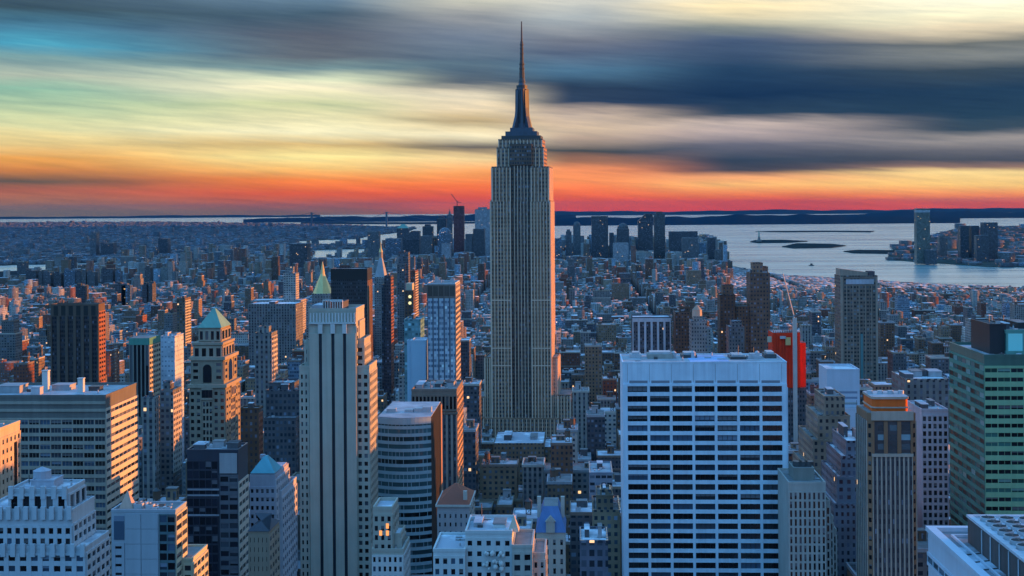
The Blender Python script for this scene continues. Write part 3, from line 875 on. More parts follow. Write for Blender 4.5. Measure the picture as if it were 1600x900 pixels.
def green_cap():
    T = Tower('green_capped_tower', 'dark piered tower with a green roof band and sunlit yellow flank', 202, 233, 530, 1000, xs=250, ybot=606, short='the green capped tower', cat='office tower')
    DG = m_wall('dark_green_stone', (.12, .13, .12)); B = T.block(); B.wall(DG, 'wall', ROOFS[1], 0)
    B.bays('N', 5, .9, m_wall('pier_green_grey', (.22, .23, .21)), GL_DARK, .6, top=4.2)
    c = MB(); c.box(B.X0 - .3, B.X1 + .3, B.Y0 - .3, B.Y1 + .3, B.z1 - 4, B.z1 + .8, m_wall('verdigris', (.10, .30, .24)), ROOFS[1], True); T.add('roof_band', c)
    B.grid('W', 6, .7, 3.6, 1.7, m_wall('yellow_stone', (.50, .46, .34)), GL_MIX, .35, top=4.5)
    T.finish(60)
    T = Tower('pale_blue_block', 'low pale blue flat block beside the green capped tower', 251, 273, 527, 1060, 24, ybot=600, short='the low pale blue block', cat='office building')
    B = T.block(); B.wall(m_fac('pale_blue_fac', (.5, .58, .66), 3, 3.6, .6, .35, (.25, .32, .4), .05), 'wall', ROOFS[0], 1.0); B.mech(2, [MATS['steel_pale']], 3)
green_cap()

# --- campanile tower with green pyramid roof
TAN = m_wall('tan_stone', (.29, .25, .19), .85, .18)
TANL = m_wall('tan_trim', (.36, .31, .24), .85, .15)
VERD = m_wall('copper_green', (.16, .34, .28), .6, .2)
def pyramid_tower():
    T = Tower('pyramid_roof_tower', 'tan stepped stone tower with a green pyramid roof and arched niches, one side ablaze', 296, 352, 603, 720, xs=374, ybot=700, short='the green pyramid roofed tower', cat='skyscraper')
    B = T.block(); B.wall(TAN, 'wall', ROOFS[1], 0)
    W = B.X1 - B.X0; D = B.Y1 - B.Y0
    for face, S in (('N', W), ('W', D)):
        B.grid(face, 2, 1.5 if face == 'N' else 2.0, 3.6, 1.8 if face == 'N' else 2.3, TAN, [GL_DARK, GL_MIX], .4, top=2.0, u0=0, u1=S * .34)
        B.grid(face, 2, 1.5 if face == 'N' else 2.0, 3.6, 1.8 if face == 'N' else 2.3, TAN, [GL_DARK, GL_MIX], .4, top=2.0, u0=S * .66, u1=S)
        B.grid(face, 3, .6, 3.6, 1.2, TANL, [GL_DARK], .25, top=7.5, u0=S * .36, u1=S * .64)
        a = MB(); B.fbox(a, face, S * .34, S * .66, B.z1 - 7, B.z1 - .5, .02, .8, TANL); T.add('arched_loggia', a)
        for j in range(3):
            u = S * (.4 + .1 * j); n = MB(); B.fbox(n, face, u - .9, u + .9, B.z1 - 6, B.z1 - 2, .8, .9, GL_DARK); T.add('niche', n)
    bm = T.block(298, 349.5, 560, 1.2, 1.2, z0=B.z1 + .01); bm.wall(TAN, 'upper_wall', ROOFS[1], 0)
    for face in ('N', 'W'):
        S = bm.size(face); H = bm.z1 - bm.z0
        a = MB()                              # tall arched window with round head
        n = 9; hw = S * .13; zc = bm.z0 + H * .62
        pts = [(-hw, bm.z0 + 1.5)] + [(-hw * math.cos(math.pi * i / n), zc + hw * math.sin(math.pi * i / n)) for i in range(n + 1)] + [(hw, bm.z0 + 1.5)]
        if face == 'N': P3 = [(bm.X0 + S / 2 + u, bm.Y0 - .15, z) for u, z in pts[::-1]]
        else: P3 = [(bm.X1 + .15, bm.Y0 + S / 2 + u, z) for u, z in pts[::-1]]
        a.face(P3, GL_DARK); T.add('arched_window', a)
        bm.grid(face, 1, S * .09, 3.3, 1.7, TAN, GL_DARK, .3, top=1.5, u0=S * .03, u1=S * .27)
        bm.grid(face, 1, S * .09, 3.3, 1.7, TAN, GL_DARK, .3, top=1.5, u0=S * .73, u1=S * .97)
    for blk in (B, bm):
        c = MB(); c.box(blk.X0 - .9, blk.X1 + .9, blk.Y0 - .9, blk.Y1 + .9, blk.z1 - .9, blk.z1 + .8, TANL, bottom=True); T.add('cornice', c)
    u1 = T.block(302, 347, 537, 3.2, 3.2, z0=bm.z1 + .81); u1.wall(TAN, 'belfry_wall', ROOFS[1], 0)
    u1.grid('N', 4, 1.6, 6.5, 2.2, TANL, GL_DARK, .5, top=1.2); u1.grid('W', 4, 1.6, 6.5, 2.2, TANL, GL_DARK, .5, top=1.2)
    c = MB(); c.box(u1.X0 - .7, u1.X1 + .7, u1.Y0 - .7, u1.Y1 + .7, u1.z1 - .6, u1.z1 + .6, TANL, bottom=True); T.add('cornice', c)
    u2 = T.block(310.5, 345, 512, 5.5, 5.5, z0=u1.z1 + .61); u2.wall(TAN, 'belfry_wall', None)
    u2.grid('N', 4, 1.3, 6.0, 1.6, TANL, GL_DARK, .5, top=1.0); u2.grid('W', 3, 1.5, 6, 1.6, TANL, GL_DARK, .5, top=1.0)
    r = MB(); r.pyramid(u2.X0 - .6, u2.X1 + .6, u2.Y0 - .6, u2.Y1 + .6, u2.z1 + .01, at(334, 482, 735)[2], VERD, .1); T.add('pyramid_roof', r)
    T.finish()
pyramid_tower()

# --- dark navy glass block
def navy_block():
    T = Tower('navy_glass_block', 'dark navy glass block with a sunlit striped end below the green pyramid roofed tower', 292, 372, 706, 560, xs=387, ybot=875, short='the dark navy glass block', cat='office building')
    NAVY = m_wall('navy_panel', (.035, .04, .06), .4, .2, .5); GLN = m_glass('glass_navy', (.012, .014, .024), .4, .3)
    B = T.block(); B.wall(NAVY, 'wall', ROOFS[3], 1.0)
    W = B.X1 - B.X0
    B.grid('N', 5, .25, 3.7, .7, NAVY, GLN, .25, top=3.5, u0=0, u1=W * .6)
    B.grid('N', 2, .5, 3.7, 1.6, m_wall('navy_grey', (.12, .13, .15), .6), [GLN, GL_MIX], .35, top=9, u0=W * .64, u1=W)
    for py in (766, 775, 806):
        z = at(330, py, 560)[2]; B.fbox(T.lat, 'N', W * .01, W * .63, z, z + .7, .26, .5, m_wall('navy_line', (.26, .28, .32)))
    p = MB(); B.fbox(p, 'N', W * .64, W * .98, B.z1 - 8.5, B.z1 - .5, .02, .4, MATS['mech_grey']); T.add('blank_panel', p)
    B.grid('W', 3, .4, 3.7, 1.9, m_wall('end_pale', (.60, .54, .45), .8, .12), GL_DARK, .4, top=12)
    B.mech(3, [MATS['mech_dark'], MATS['mech_grey']], 3); B.units(5, MATS['steel_pale'])
    T.finish()
navy_block()

# --- lavender tower with teal pyramid roof
def teal_pyramid():
    LAV = m_wall('lavender_stone', (.40, .40, .46)); T = Tower('teal_roof_tower', 'lavender grey tower under a small teal pyramid roof', 390, 430, 742, 600, xs=451, ybot=895, short='the teal roofed tower', cat='office tower')
    B = T.block(); B.wall(LAV, 'wall', ROOFS[1], 0)
    B.grid('N', 5, 1.1, 3.6, 1.9, LAV, [GL_DARK, GL_MIX], .4, top=5.0, hor=True)
    B.grid('W', 7, 1.5, 3.6, 1.7, m_wall('lav_pale', (.48, .50, .55)), [GL_DARK, GL_BLUE], .5, top=2.0)
    zt = B.z1 + .13
    e = MB(); e.box(B.X0 + .5, B.X1 - .5, B.Y0 + .5, B.Y1 - 1.2, zt, zt + .49, LAV); T.add('roof_plinth', e)
    r = MB(); r.pyramid(B.X0 + .2, B.X1 - .2, B.Y0 + .2, B.Y0 + 15, zt + .5, at(411, 711, 608)[2], m_wall('teal_copper', (.11, .36, .42), .5, .2), .12); T.add('pyramid_roof', r)
    b = MB(); b.box(*(lambda c: (c[0] - 1, c[0] + 1))(at(411, 711, 608)), 606.5, 608.5, at(411, 712, 608)[2] - 1, at(411, 709.5, 608)[2], LAV); T.add('roof_lantern', b)
    B2 = T.block(430.2, 440, 770, 6, -10); B2.wall(m_wall('lav_pale', (.48, .5, .55)), 'wing_wall', ROOFS[1], .9); B2.grid('W', 8, 1.4, 3.6, 1.7, MATS['lav_pale'], [GL_DARK, GL_BLUE], .4, top=2)
    T.finish()
    T = Tower('gabled_tan_building', 'small tan building with a dark steep hipped roof beside the teal roofed tower', 388, 420, 830, 530, 18, ybot=900, short='the dark hipped roof', cat='building')
    B = T.block(); B.wall(TAN, 'wall', None)
    B.grid('N', 5, 1.3, 3.6, 1.8, TAN, GL_DARK, .35, top=1.5); B.grid('W', 4, 1.4, 3.6, 1.8, TANL, GL_MIX, .35, top=1.5)
    r = MB(); r.pyramid(B.X0 - .4, B.X1 + .4, B.Y0 - .4, B.Y1 + .4, B.z1 + .01, at(400, 802, 538)[2], m_wall('slate_dark', (.06, .065, .08), .6), .05, 'x'); T.add('hipped_roof', r)
    T.finish(60)
teal_pyramid()

# --- blue grey block, bottom left, with yellow lit wing
def blue_grey_block():
    BG = m_wall('blue_grey_panel', (.36, .42, .47), .55, .12); T = Tower('blank_panel_block', 'blue grey block with a blank panelled front and yellow lit stepped wing', 174, 274, 800, 430, xs=291, ybot=900, short='the blue grey panelled block', cat='office building')
    B = T.block(); B.wall(BG, 'wall', ROOFS[1], .8)
    W = B.X1 - B.X0
    for u0, u1, z in ((.22, .46, 0), (.47, .73, 0)):
        for j in range(5):
            z1 = B.z1 - .6 - j * 4.6
            p = MB(); B.fbox(p, 'N', W * u0, W * u1, z1 - 4.5, z1, .02, .3, BG); T.add('wall_panel', p)
    s_ = MB(); B.fbox(s_, 'N', W * .04, W * .2, B.z1 - 8.5, B.z1 - 1.2, .02, .15, GL_BLUE); T.add('picture_window', s_)
    B.grid('N', 1, 1.6, 2.7, 1.9, BG, GL_DARK, .25, top=9.5, u0=W * .02, u1=W * .2)
    B.grid('N', 2, .3, 2.9, .8, m_wall('teal_spandrel', (.10, .17, .19), .4), [GL_DARK, GL_BLUE], .3, top=.6, u0=W * .75, u1=W)
    B.grid('W', 2, .5, 2.9, 1.3, m_wall('olive_stone', (.52, .50, .36)), GL_MIX, .35, top=.8)
    B2 = T.block(262, 300, 876, 6, -12); B2.wall(MATS['olive_stone'], 'wing_wall', ROOFS[1], .8); B2.grid('W', 4, .7, 2.9, 1.4, MATS['olive_stone'], GL_MIX, .4, top=.8); B2.grid('N', 3, .6, 2.9, 1.3, MATS['olive_stone'], GL_MIX, .35, top=.8)
    B.units(9, MATS['steel_pale'], 1.6, 3)
    b = MB(); c = at(200, 797, 436); b.pyramid(c[0] - 2.2, c[0] + 2.2, 434, 438, B.z1 + .13, B.z1 + 5.2, m_wall('pink_stone', (.55, .38, .30)), .1); T.add('roof_spirelet', b)
    T.finish()
blue_grey_block()

# --- mid left minor towers
def simple(name, label, x0, x1, yt, Y, depth, xs, ybot, short, mat, roof=1, parts=(), cat='building', wmat=None, grid=None, mech=1, par=1.0, group=None, limit=60):
    T = Tower(name, label, x0, x1, yt, Y, depth, xs, ybot, short, cat, group)
    B = T.block(); B.wall(mat, 'wall', ROOFS[roof], par)
    if mech: B.mech(mech, [MATS['mech_dark'], MATS['mech_grey']], 5)
    for p in parts:
        Bk = T.block(*p[:3], p[3], p[4]); Bk.wall(mat, 'wing_wall', ROOFS[roof], par)
    if grid:
        B.grid('N', *grid)
    if wmat:
        B.grid('W', *wmat)
    T.finish(limit)
    return T, B
F_TAN = m_fac('fac_tan', (.23, .165, .11), 3.0, 3.6, .45, .5)
F_GREY = m_fac('fac_grey', (.15, .15, .15), 3.2, 3.6, .5, .5)
F_PALE = m_fac('fac_pale', (.33, .32, .30), 3.2, 3.7, .5, .48)
F_BROWN = m_fac('fac_brown', (.14, .085, .055), 3.0, 3.5, .45, .5)
F_RED = m_fac('fac_red', (.20, .075, .045), 2.8, 3.4, .42, .5)
F_DARK = m_fac('fac_dark', (.10, .10, .11), 2.6, 3.7, .6, .5)
F_BLUE = m_fac('fac_blue', (.22, .28, .34), 2.4, 3.8, .8, .6, (.05, .075, .11))
F_VERT = m_fac('fac_vert', (.26, .25, .23), 3.4, 3.7, .45, .55, (.03, .035, .045), .25, (.14, .15, .16))
F_RIB = m_fac('fac_ribbon', (.44, .44, .42), 12.0, 3.7, .95, .45)
STONE = m_wall('mid_stone', (.48, .45, .40))
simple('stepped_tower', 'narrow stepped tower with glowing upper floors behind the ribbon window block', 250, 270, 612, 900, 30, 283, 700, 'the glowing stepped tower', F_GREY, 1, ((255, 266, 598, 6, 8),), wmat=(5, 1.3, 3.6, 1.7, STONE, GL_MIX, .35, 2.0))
simple('grey_shaft_building', 'slim grey shaft building beside the glowing stepped tower', 222, 243, 623, 880, 22, 249, 700, 'the slim grey shaft', F_VERT)
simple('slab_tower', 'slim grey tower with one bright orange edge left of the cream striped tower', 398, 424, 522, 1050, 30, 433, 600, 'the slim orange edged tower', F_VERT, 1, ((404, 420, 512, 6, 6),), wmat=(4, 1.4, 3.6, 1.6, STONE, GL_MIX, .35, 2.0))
simple('dark_terrace_block', 'wide dark terraced block left of the cream striped tower', 415, 468, 612, 860, 40, None, 760, 'the dark terraced block', F_DARK, 2, ((412, 462, 655, -10, 10), (420, 460, 600, 10, 12)))
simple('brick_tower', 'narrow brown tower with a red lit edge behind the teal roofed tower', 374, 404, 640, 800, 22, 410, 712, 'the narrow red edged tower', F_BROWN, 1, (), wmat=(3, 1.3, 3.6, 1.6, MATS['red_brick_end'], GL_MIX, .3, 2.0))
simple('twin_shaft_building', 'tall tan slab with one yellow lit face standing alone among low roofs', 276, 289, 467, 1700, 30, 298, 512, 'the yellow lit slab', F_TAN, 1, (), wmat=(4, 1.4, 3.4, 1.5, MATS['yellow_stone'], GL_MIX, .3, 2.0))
simple('crowned_stone_tower', 'pale stone tower with curved crown and one glowing flank on the far left plain', 443, 462, 428, 2300, 40, 467, 480, 'the pale curved crown tower', F_PALE, 0, ((446, 458, 418, 8, 8), (392, 470, 470, -20, 0)))
simple('low_long_block', 'long pale low block behind the slim orange edged tower', 388, 462, 476, 1900, 50, None, 515, 'the long pale low block', F_VERT, 0)

# --- wide black tower behind
def black_tower():
    T = Tower('black_slab_tower', 'wide black slab tower with one thin orange edge behind the cream striped tower', 517, 573.5, 421, 1500, xs=581, ybot=560, short='the wide black slab', cat='office tower')
    BK = m_fac('black_fac', (.055, .055, .06), 2.4, 3.8, .55, .5, (.012, .013, .017), .03); B = T.block(); B.wall(BK, 'wall', ROOFS[2], .8)
    c = MB(); c.box(B.X0 - .3, B.X1 + .3, B.Y0 - .3, B.Y1 + .3, B.z1 - 11, B.z1 - .2, m_plain('louvre_black', (.015, .014, .013)), bottom=True); T.add('mechanical_band', c)
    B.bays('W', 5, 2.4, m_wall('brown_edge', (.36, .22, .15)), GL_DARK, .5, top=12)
    T.finish()
black_tower()

def gold_pyramid():
    T = Tower('gold_pyramid_tower', 'pale tower with a tall gilded pyramid roof and spire', 487, 515, 460, 2000, 34, ybot=478, short='the gilded pyramid', cat='skyscraper')
    GOLD = m_wall('gilded_tile', (.72, .58, .24), .4, .15, .5, .25); B = T.block(); B.wall(F_PALE, 'wall', ROOFS[1], 1)
    B2 = T.block(478, 522, 478, -4, -4); B2.wall(F_PALE, 'wall', ROOFS[1], 1)
    zt = at(501, 428, 2010)[2]; r = MB(); n = 8
    r.cyl((B.X0 + B.X1) / 2, (B.Y0 + B.Y1) / 2, 14.5, 3.0, B.z1 + .13, zt, GOLD, 8); T.add('pyramid_roof', r)
    s_ = MB(); s_.cyl((B.X0 + B.X1) / 2, (B.Y0 + B.Y1) / 2, 3.0, 2.4, zt + .01, zt + 7, GOLD, 8); s_.cyl((B.X0 + B.X1) / 2, (B.Y0 + B.Y1) / 2, 2.4, .3, zt + 7.01, at(501, 409, 2010)[2], GOLD, 8); T.add('spire', s_)
    T.finish()
gold_pyramid()

def clock_tower():
    T = Tower('campanile_tower', 'slender pale campanile with white pyramid roof and gilded lantern', 585, 601, 434, 2250, xs=605.5, ybot=560, short='the gilded campanile', cat='skyscraper')
    B = T.block(); B.wall(F_PALE, 'wall', ROOFS[1], 1); B.grid('W', 3, 1.6, 4, 1.6, STONE, GL_MIX, .3, top=3)
    cx, cy = (B.X0 + B.X1) / 2, (B.Y0 + B.Y1) / 2; zt = at(597, 403, 2260)[2]
    r = MB(); r.pyramid(B.X0, B.X1, B.Y0, B.Y1, B.z1 + .13, zt, m_wall('white_marble', (.34, .36, .38)), .28); T.add('pyramid_roof', r)
    g = MB(); g.cyl(cx, cy, 3.2, 3.0, zt, zt + 9, TANL, 8); g.cyl(cx, cy, 3.4, 1.2, zt + 9.01, zt + 16, MATS['gilded_tile'], 8); g.cyl(cx, cy, 1.2, .2, zt + 16.01, at(597, 378, 2260)[2], MATS['gilded_tile'], 8); T.add('lantern', g)
    T.finish()
    simple('dark_needle_tower', 'very slim dark tower with orange edges in front of the gilded campanile', 600.5, 610.5, 432, 1600, 30, 614.5, 605, 'the slim dark needle', F_DARK, 2, ((596, 600.3, 446, 4, 0),), wmat=(3, 1.5, 3.8, 1.4, MATS['red_brick_end'], GL_MIX, .3, 2.0), cat='tower')
clock_tower()
def slim_black():
    T, B = simple('slim_black_tower', 'slim grey tower with a black upper block near downtown', 622.5, 638, 395, 2200, 22, None, 470, 'the slim black topped tower', F_DARK, 2, (), cat='tower')
    b = T.block(620.5, 633.5, 413, -2, 4); b.wall(F_GREY, 'wing_wall', ROOFS[1], 1)
    simple('orange_flank_tower', 'short red brown tower with a glowing flank beside the slim black topped tower', 641, 648.5, 424, 2000, 26, 653.5, 470, 'the glowing flank tower', F_RED, 1, (), wmat=(3, 1.4, 3.6, 1.5, MATS['warm_stone'], GL_MIX, .3, 2.0))
    T, B = simple('yellow_cap_tower', 'small dark tower with a yellow cap and two lit round windows', 632, 646, 455, 1500, 20, None, 520, 'the yellow capped tower', F_BROWN, 1, (), mech=0)
    c = MB(); c.box(B.X0 + 1.4, B.X1 - 1.4, B.Y0 + 1, B.Y1 - 1, B.z1 + .13, at(640, 443, 1500)[2], MATS['yellow_stone']); T.add('cap', c)
    lit = MATS['lit_window_y'] = m_plain('lit_window_yellow', (.8, .7, .3)); bs = lit.node_tree.nodes['Principled BSDF']; bs.inputs['Emission Color'].default_value = (1, .8, .35, 1); bs.inputs['Emission Strength'].default_value = .7
    for py in (463.5, 473.5):
        z = at(640.5, py, 1500)[2]; x = at(640.5, py, 1500)[0]; l = MB(); n = 12
        l.face([(x + 1.7 * math.cos(-2 * math.pi * j / n), 1499.9, z + 1.7 * math.sin(-2 * math.pi * j / n)) for j in range(n)][::-1], lit); T.add('round_window', l)
slim_black()
TEAL = m_fac('teal_fac', (.13, .30, .33), 3, 3.6, .6, .5, (.05, .12, .14), .05)
simple('teal_block', 'teal glass block left of the blue glass tower with piers', 631.5, 657, 502, 1040, 26, None, 535, 'the teal glass block', TEAL, 3, (), par=1.5)
simple('blank_blue_tower', 'plain pale blue windowless slab left of the blue glass tower with piers', 642, 665, 534, 985, 24, None, 625, 'the plain pale blue slab', m_wall('sky_panel', (.42, .56, .66), .6, .08), 0, ((636, 641.8, 534, 8, 4),), mech=0)

def blue_pier_tower():
    T = Tower('blue_glass_tower', 'blue glass tower with white piers, a brown louvred crown and one orange flank', 667.5, 711, 444, 960, xs=718, ybot=606, short='the blue glass tower with piers', cat='office tower')
    B = T.block(); B.wall(m_wall('white_blue', (.5, .58, .64), .6, .1), 'wall', ROOFS[1], .8)
    sp = m_fac('blue_floors', (.42, .52, .60), 1.5, 3.6, .88, .5, (.13, .2, .28), .04, rough=.5)
    ht = at(690, 466, 960)[2]
    B.bays('N', 5, .8, m_wall('dark_mullion', (.10, .13, .17)), sp, .35, top=B.z1 - ht)
    c = MB(); c.box(B.X0 - .3, B.X1 + .3, B.Y0 - .3, B.Y1 + .3, ht, B.z1 - .2, m_wall('crown_brown', (.20, .17, .15)), bottom=True); T.add('crown_band', c)
    for j in range(5):
        W = B.X1 - B.X0; u = W * (j + .5) / 5; l = MB(); B.fbox(l, 'N', u - W * .085, u + W * .085, ht + 1.5, B.z1 - 1.2, .31, .4, m_wall('crown_dark', (.10, .085, .075))); T.add('louvre', l)
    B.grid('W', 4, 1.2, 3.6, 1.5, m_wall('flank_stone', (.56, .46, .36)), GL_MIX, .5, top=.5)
    B.units(5, MATS['steel_pale'], 3)
    T.finish()
blue_pier_tower()

def brown_frieze():
    T = Tower('brown_frieze_building', 'brown flat roofed building with a row of tall top windows and orange flank', 643, 713.5, 611, 810, xs=723, ybot=760, short='the brown frieze building', cat='office building')
    BRN = m_wall('mid_brown', (.24, .18, .145)); B = T.block(); B.wall(BRN, 'wall', ROOFS[1], 1.2)
    B.grid('N', 12, .9, 9.5, 2.2, BRN, GL_DARK, .6, top=2.0, zlo=B.z1 - 12)
    B.bays('N', 9, 1.3, m_wall('brown_pale', (.36, .30, .26)), F_DARK, .5, top=13.5)
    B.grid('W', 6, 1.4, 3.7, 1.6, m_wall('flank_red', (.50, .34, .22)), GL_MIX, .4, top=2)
    c = MB(); c.box(B.X0 - .7, B.X1 + .7, B.Y0 - .7, B.Y1 + .7, B.z1 - 13.2, B.z1 - 12.2, BRN, bottom=True); T.add('cornice', c)
    B.mech(3, [MATS['mech_grey'], MATS['mech_dark']], 3); B.units(5, MATS['steel_pale'])
    T.finish()
brown_frieze()

GL_TEAL = m_glass('glass_teal_dark', (.03, .07, .08), .08, .6, .9, .0)
def curved_block():
    T = Tower('curved_ribbon_building', 'pale blue building with curved ribbon window front and a dark end wall', 588, 672, 654, 700, xs=690, ybot=900, short='the curved ribbon building', cat='office building')
    PB = m_wall('pale_band', (.32, .44, .48), .5, .15)
    X0, X1, Y0, Y1, Z = T.X0, T.X1, T.Y0, T.Y1, T.Z
    n = 14; bow = 4.5
    def front(e=0.0): return [(X0 + (X1 - X0) * j / n, Y0 + bow * ((2 * j / n - 1) ** 2) - e) for j in range(n + 1)]
    out = front() + [(X1, Y1), (X0, Y1)]
    b = MB(); b.prism(out, out, LAND, Z, m_wall('dark_end', (.014, .012, .012))); T.add('wall', b)
    r = MB(); ins = [(x, y + .6) for x, y in front()] + [(X1 - .5, Y1 - .5), (X0 + .5, Y1 - .5)]; r.prism(ins, ins, Z + .003, Z + .3, ROOFS[3]); T.add('roof', r)
    fl = 3.75; zl = T.zlow
    k = 0
    while Z - k * fl > zl:
        zt = Z - k * fl
        f0, f1 = front(.02), front(.55)
        o = f1 + f0[::-1]; s_ = MB(); h = 3.0 if k == 0 else 1.55
        s_.prism(o, o, zt - h, zt, PB, bottom=True); T.add('spandrel', s_)
        f2 = front(.16); o = f2 + f0[::-1]; g = MB(); g.prism(o, o, zt - fl + .01, zt - h - .01, GL_TEAL, bottom=True)
        for j in range(1, n):
            if rnd.random() < .55: g.box(f2[j][0] - .12, f2[j][0] + .12, f2[j][1] - .15, f2[j][1] - .005, zt - fl + .02, zt - h - .02, PB, bottom=True)
        T.add('window_ribbon', g)
        k += 1
    e = MB(); e.box(X1 + .003, X1 + .5, Y1 - 9, Y1 - 2, zl, Z - .5, m_wall('brown_edge', (.36, .22, .15)), bottom=True); T.add('end_pier', e)
    for px, h in ((655, 2), (640, 1.4), (612, 1.8), (668, 2.6)):
        c = at(px, 650, 722); u = MB(); u.box(c[0] - 2.2, c[0] + 2.2, 719, 724, Z + .31, Z + .31 + h, MATS['steel_pale']); T.add('cooling_unit', u)
curved_block()

def red_roof():
    T = Tower('red_roof_building', 'grey stone building with a steep red hipped roof catching the sun', 683, 733, 792, 600, xs=741, ybot=870, short='the red hipped roof', cat='building')
    ST = m_wall('grey_lavender_stone', (.38, .36, .37)); B = T.block(); B.wall(ST, 'wall', None)
    B.grid('N', 6, 1.6, 3.6, 1.9, ST, [GL_DARK, GL_BLUE], .35, top=2.0); B.grid('W', 3, 1.4, 3.6, 1.9, STONE, GL_MIX, .35, top=2)
    c = MB(); c.box(B.X0 - .7, B.X1 + .7, B.Y0 - .7, B.Y1 + .7, B.z1 + .002, B.z1 + .9, STONE, bottom=True); T.add('cornice', c)
    RT = m_wall('red_tile', (.30, .085, .05), .7, .2); r = MB(); r.pyramid(B.X0 - .2, B.X1 + .2, B.Y0 - .2, B.Y1 + .2, B.z1 + .91, at(712, 757, 612)[2], RT, .06); T.add('hipped_roof', r)
    ch = MB(); cc = at(727, 782, 604); ch.box(cc[0] - .8, cc[0] + .8, 603, 605, B.z1 + .9, B.z1 + 6, STONE); T.add('chimney', ch)
    T.finish()
red_roof()

def white_deco():
    WD = m_wall('white_deco_stone', (.56, .60, .60), .8, .12); T = Tower('stepped_white_building', 'white stepped stone building at the bottom centre with carved white ornament', 727, 800, 834, 430, 22, ybot=900, short='the white stepped building', cat='office building')
    FOOT.append((at(675, 850, 430)[0], at(858, 850, 430)[0], 425, 462))
    B = T.block(); B.wall(WD, 'wall', ROOFS[0], 1.0); B.grid('N', 5, 1.5, 3.2, 1.7, WD, [GL_DARK, GL_MIX], .4, top=1.2)
    L_ = T.block(677, 726.8, 862, -2, 2); L_.wall(WD, 'wing_wall', ROOFS[0], .9); L_.grid('N', 4, 1.2, 3.2, 1.5, WD, [GL_DARK, GL_BLUE], .4, top=1.2)
    Rr = T.block(800.2, 832, 856, -1, 2); Rr.wall(m_wall('deco_tan', (.46, .44, .39)), 'wing_wall', ROOFS[1], .9); Rr.grid('N', 2, 1.3, 3.2, 1.5, MATS['deco_tan'], GL_DARK, .4, top=1.2)
    R2 = T.block(832.2, 852, 868, 1, 3); R2.wall(MATS['deco_tan'], 'wing_wall', ROOFS[1], .9); R2.grid('N', 2, 1.1, 3.2, 1.5, MATS['deco_tan'], GL_DARK, .4, top=1.2)
    R2.grid('W', 3, 1.3, 3.2, 1.5, STONE, GL_MIX, .3, top=1.2)
    # carved ornament: a bulky swag of stone leaves
    r = random.Random(4)
    for k in range(20):
        px, py = 768 + r.uniform(-14, 18), 872 + r.uniform(-9, 24); c = at(px, py, 428); o = MB(); s_ = r.uniform(.35, .85)
        
        rings = [(math.sin(math.pi * (q + .5) / 7), -math.cos(math.pi * (q + .5) / 7)) for q in range(7)]
        for (a0, h0), (a1, h1) in zip(rings, rings[1:]): o.cyl(c[0], 428.6, s_ * a0, s_ * a1, c[2] + s_ * h0 * 1.2, c[2] + s_ * h1 * 1.2 - .002, CREAML, 10, bottom=(h0 < -.9))
        T.add('carved_ornament', o)
    g = MB(); c = at(803, 848, 434); g.pyramid(c[0] - 1.6, c[0] + 1.6, 432, 438, T.Z + .1, T.Z + 4.5, m_wall('warm_stone', (.5, .4, .3)), .05); T.add('roof_finial', g)
    B.mech(2, [MATS['mech_grey'], CREAML], 2.2)
    T.finish()
white_deco()

def chateau():
    T = Tower('blue_mansard_building', 'beige building with a steep blue mansard roof and dormer', 838, 883, 832, 520, 22, ybot=900, short='the blue mansard roof', cat='building')
    BE = m_wall('beige_brick', (.47, .43, .37)); B = T.block(); B.wall(BE, 'wall', None); B.grid('N', 4, 1.7, 3.5, 1.5, BE, [GL_DARK, GL_MIX], .4, top=1.8)
    r = MB(); BL = m_wall('blue_slate', (.10, .20, .42), .5, .25); k = .35
    r.prism([(B.X0 - .3, B.Y0 - .3), (B.X1 + .3, B.Y0 - .3), (B.X1 + .3, B.Y1 + .3), (B.X0 - .3, B.Y1 + .3)], [(B.X0 + 2.6, B.Y0 + 3.2), (B.X1 - 2.6, B.Y0 + 3.2), (B.X1 - 2.6, B.Y1 - 3), (B.X0 + 2.6, B.Y1 - 3)], B.z1 + .01, at(860, 790, 524)[2], BL, ROOFS[1]); T.add('mansard_roof', r)
    d = MB(); c = at(860, 830, 520); d.box(c[0] - 1.6, c[0] + 1.6, 519.4, 523, B.z1 + .02, B.z1 + 4, BE); d.prism([(c[0] - 1.9, 519.2), (c[0] + 1.9, 519.2), (c[0] + 1.9, 523), (c[0] - 1.9, 523)], [(c[0] - .05, 519.2), (c[0] + .05, 519.2), (c[0] + .05, 523), (c[0] - .05, 523)], B.z1 + 4.01, B.z1 + 6, BE); T.add('dormer', d)
    for px in (842, 879):
        c = at(px, 790, 524); ch = MB(); ch.box(c[0] - .7, c[0] + .7, 527, 529, B.z1 + 4, at(px, 779, 524)[2], BE); T.add('chimney', ch)
    T.finish(60)
chateau()
simple('white_roof_hall', 'wide block with a bright blue white roof at the foot of the spired skyscraper', 771, 850, 694, 1120, 60, None, 725, 'the bright white roofed block', F_TAN, 0, ((850.2, 878, 700, 6, 10),), mech=2, par=.8)
simple('slate_box_building', 'plain slate blue box building in the gap left of the broad white gridded slab', 921, 957, 741, 760, 34, None, 800, 'the plain slate box', m_fac('slate_fac', (.24, .28, .35), 3, 3.8, .8, .4), 3, (), mech=1)
simple('tan_corner_building', 'tan stepped corner building hard against the broad white gridded slab', 932, 958, 777, 640, 22, None, 900, 'the tan corner building', F_TAN, 1, ((926, 969, 800, -2, -8), (938, 954, 768, 5, 6)), mech=1)
simple('dormered_blue_building', 'dark blue building with small dormers and a pale cornice in the lower gap', 906, 950, 848, 560, 24, None, 900, 'the dark blue dormered building', m_fac('dark_blue_fac', (.16, .19, .25), 3.4, 4.2, .6, .6), 0, (), mech=2)

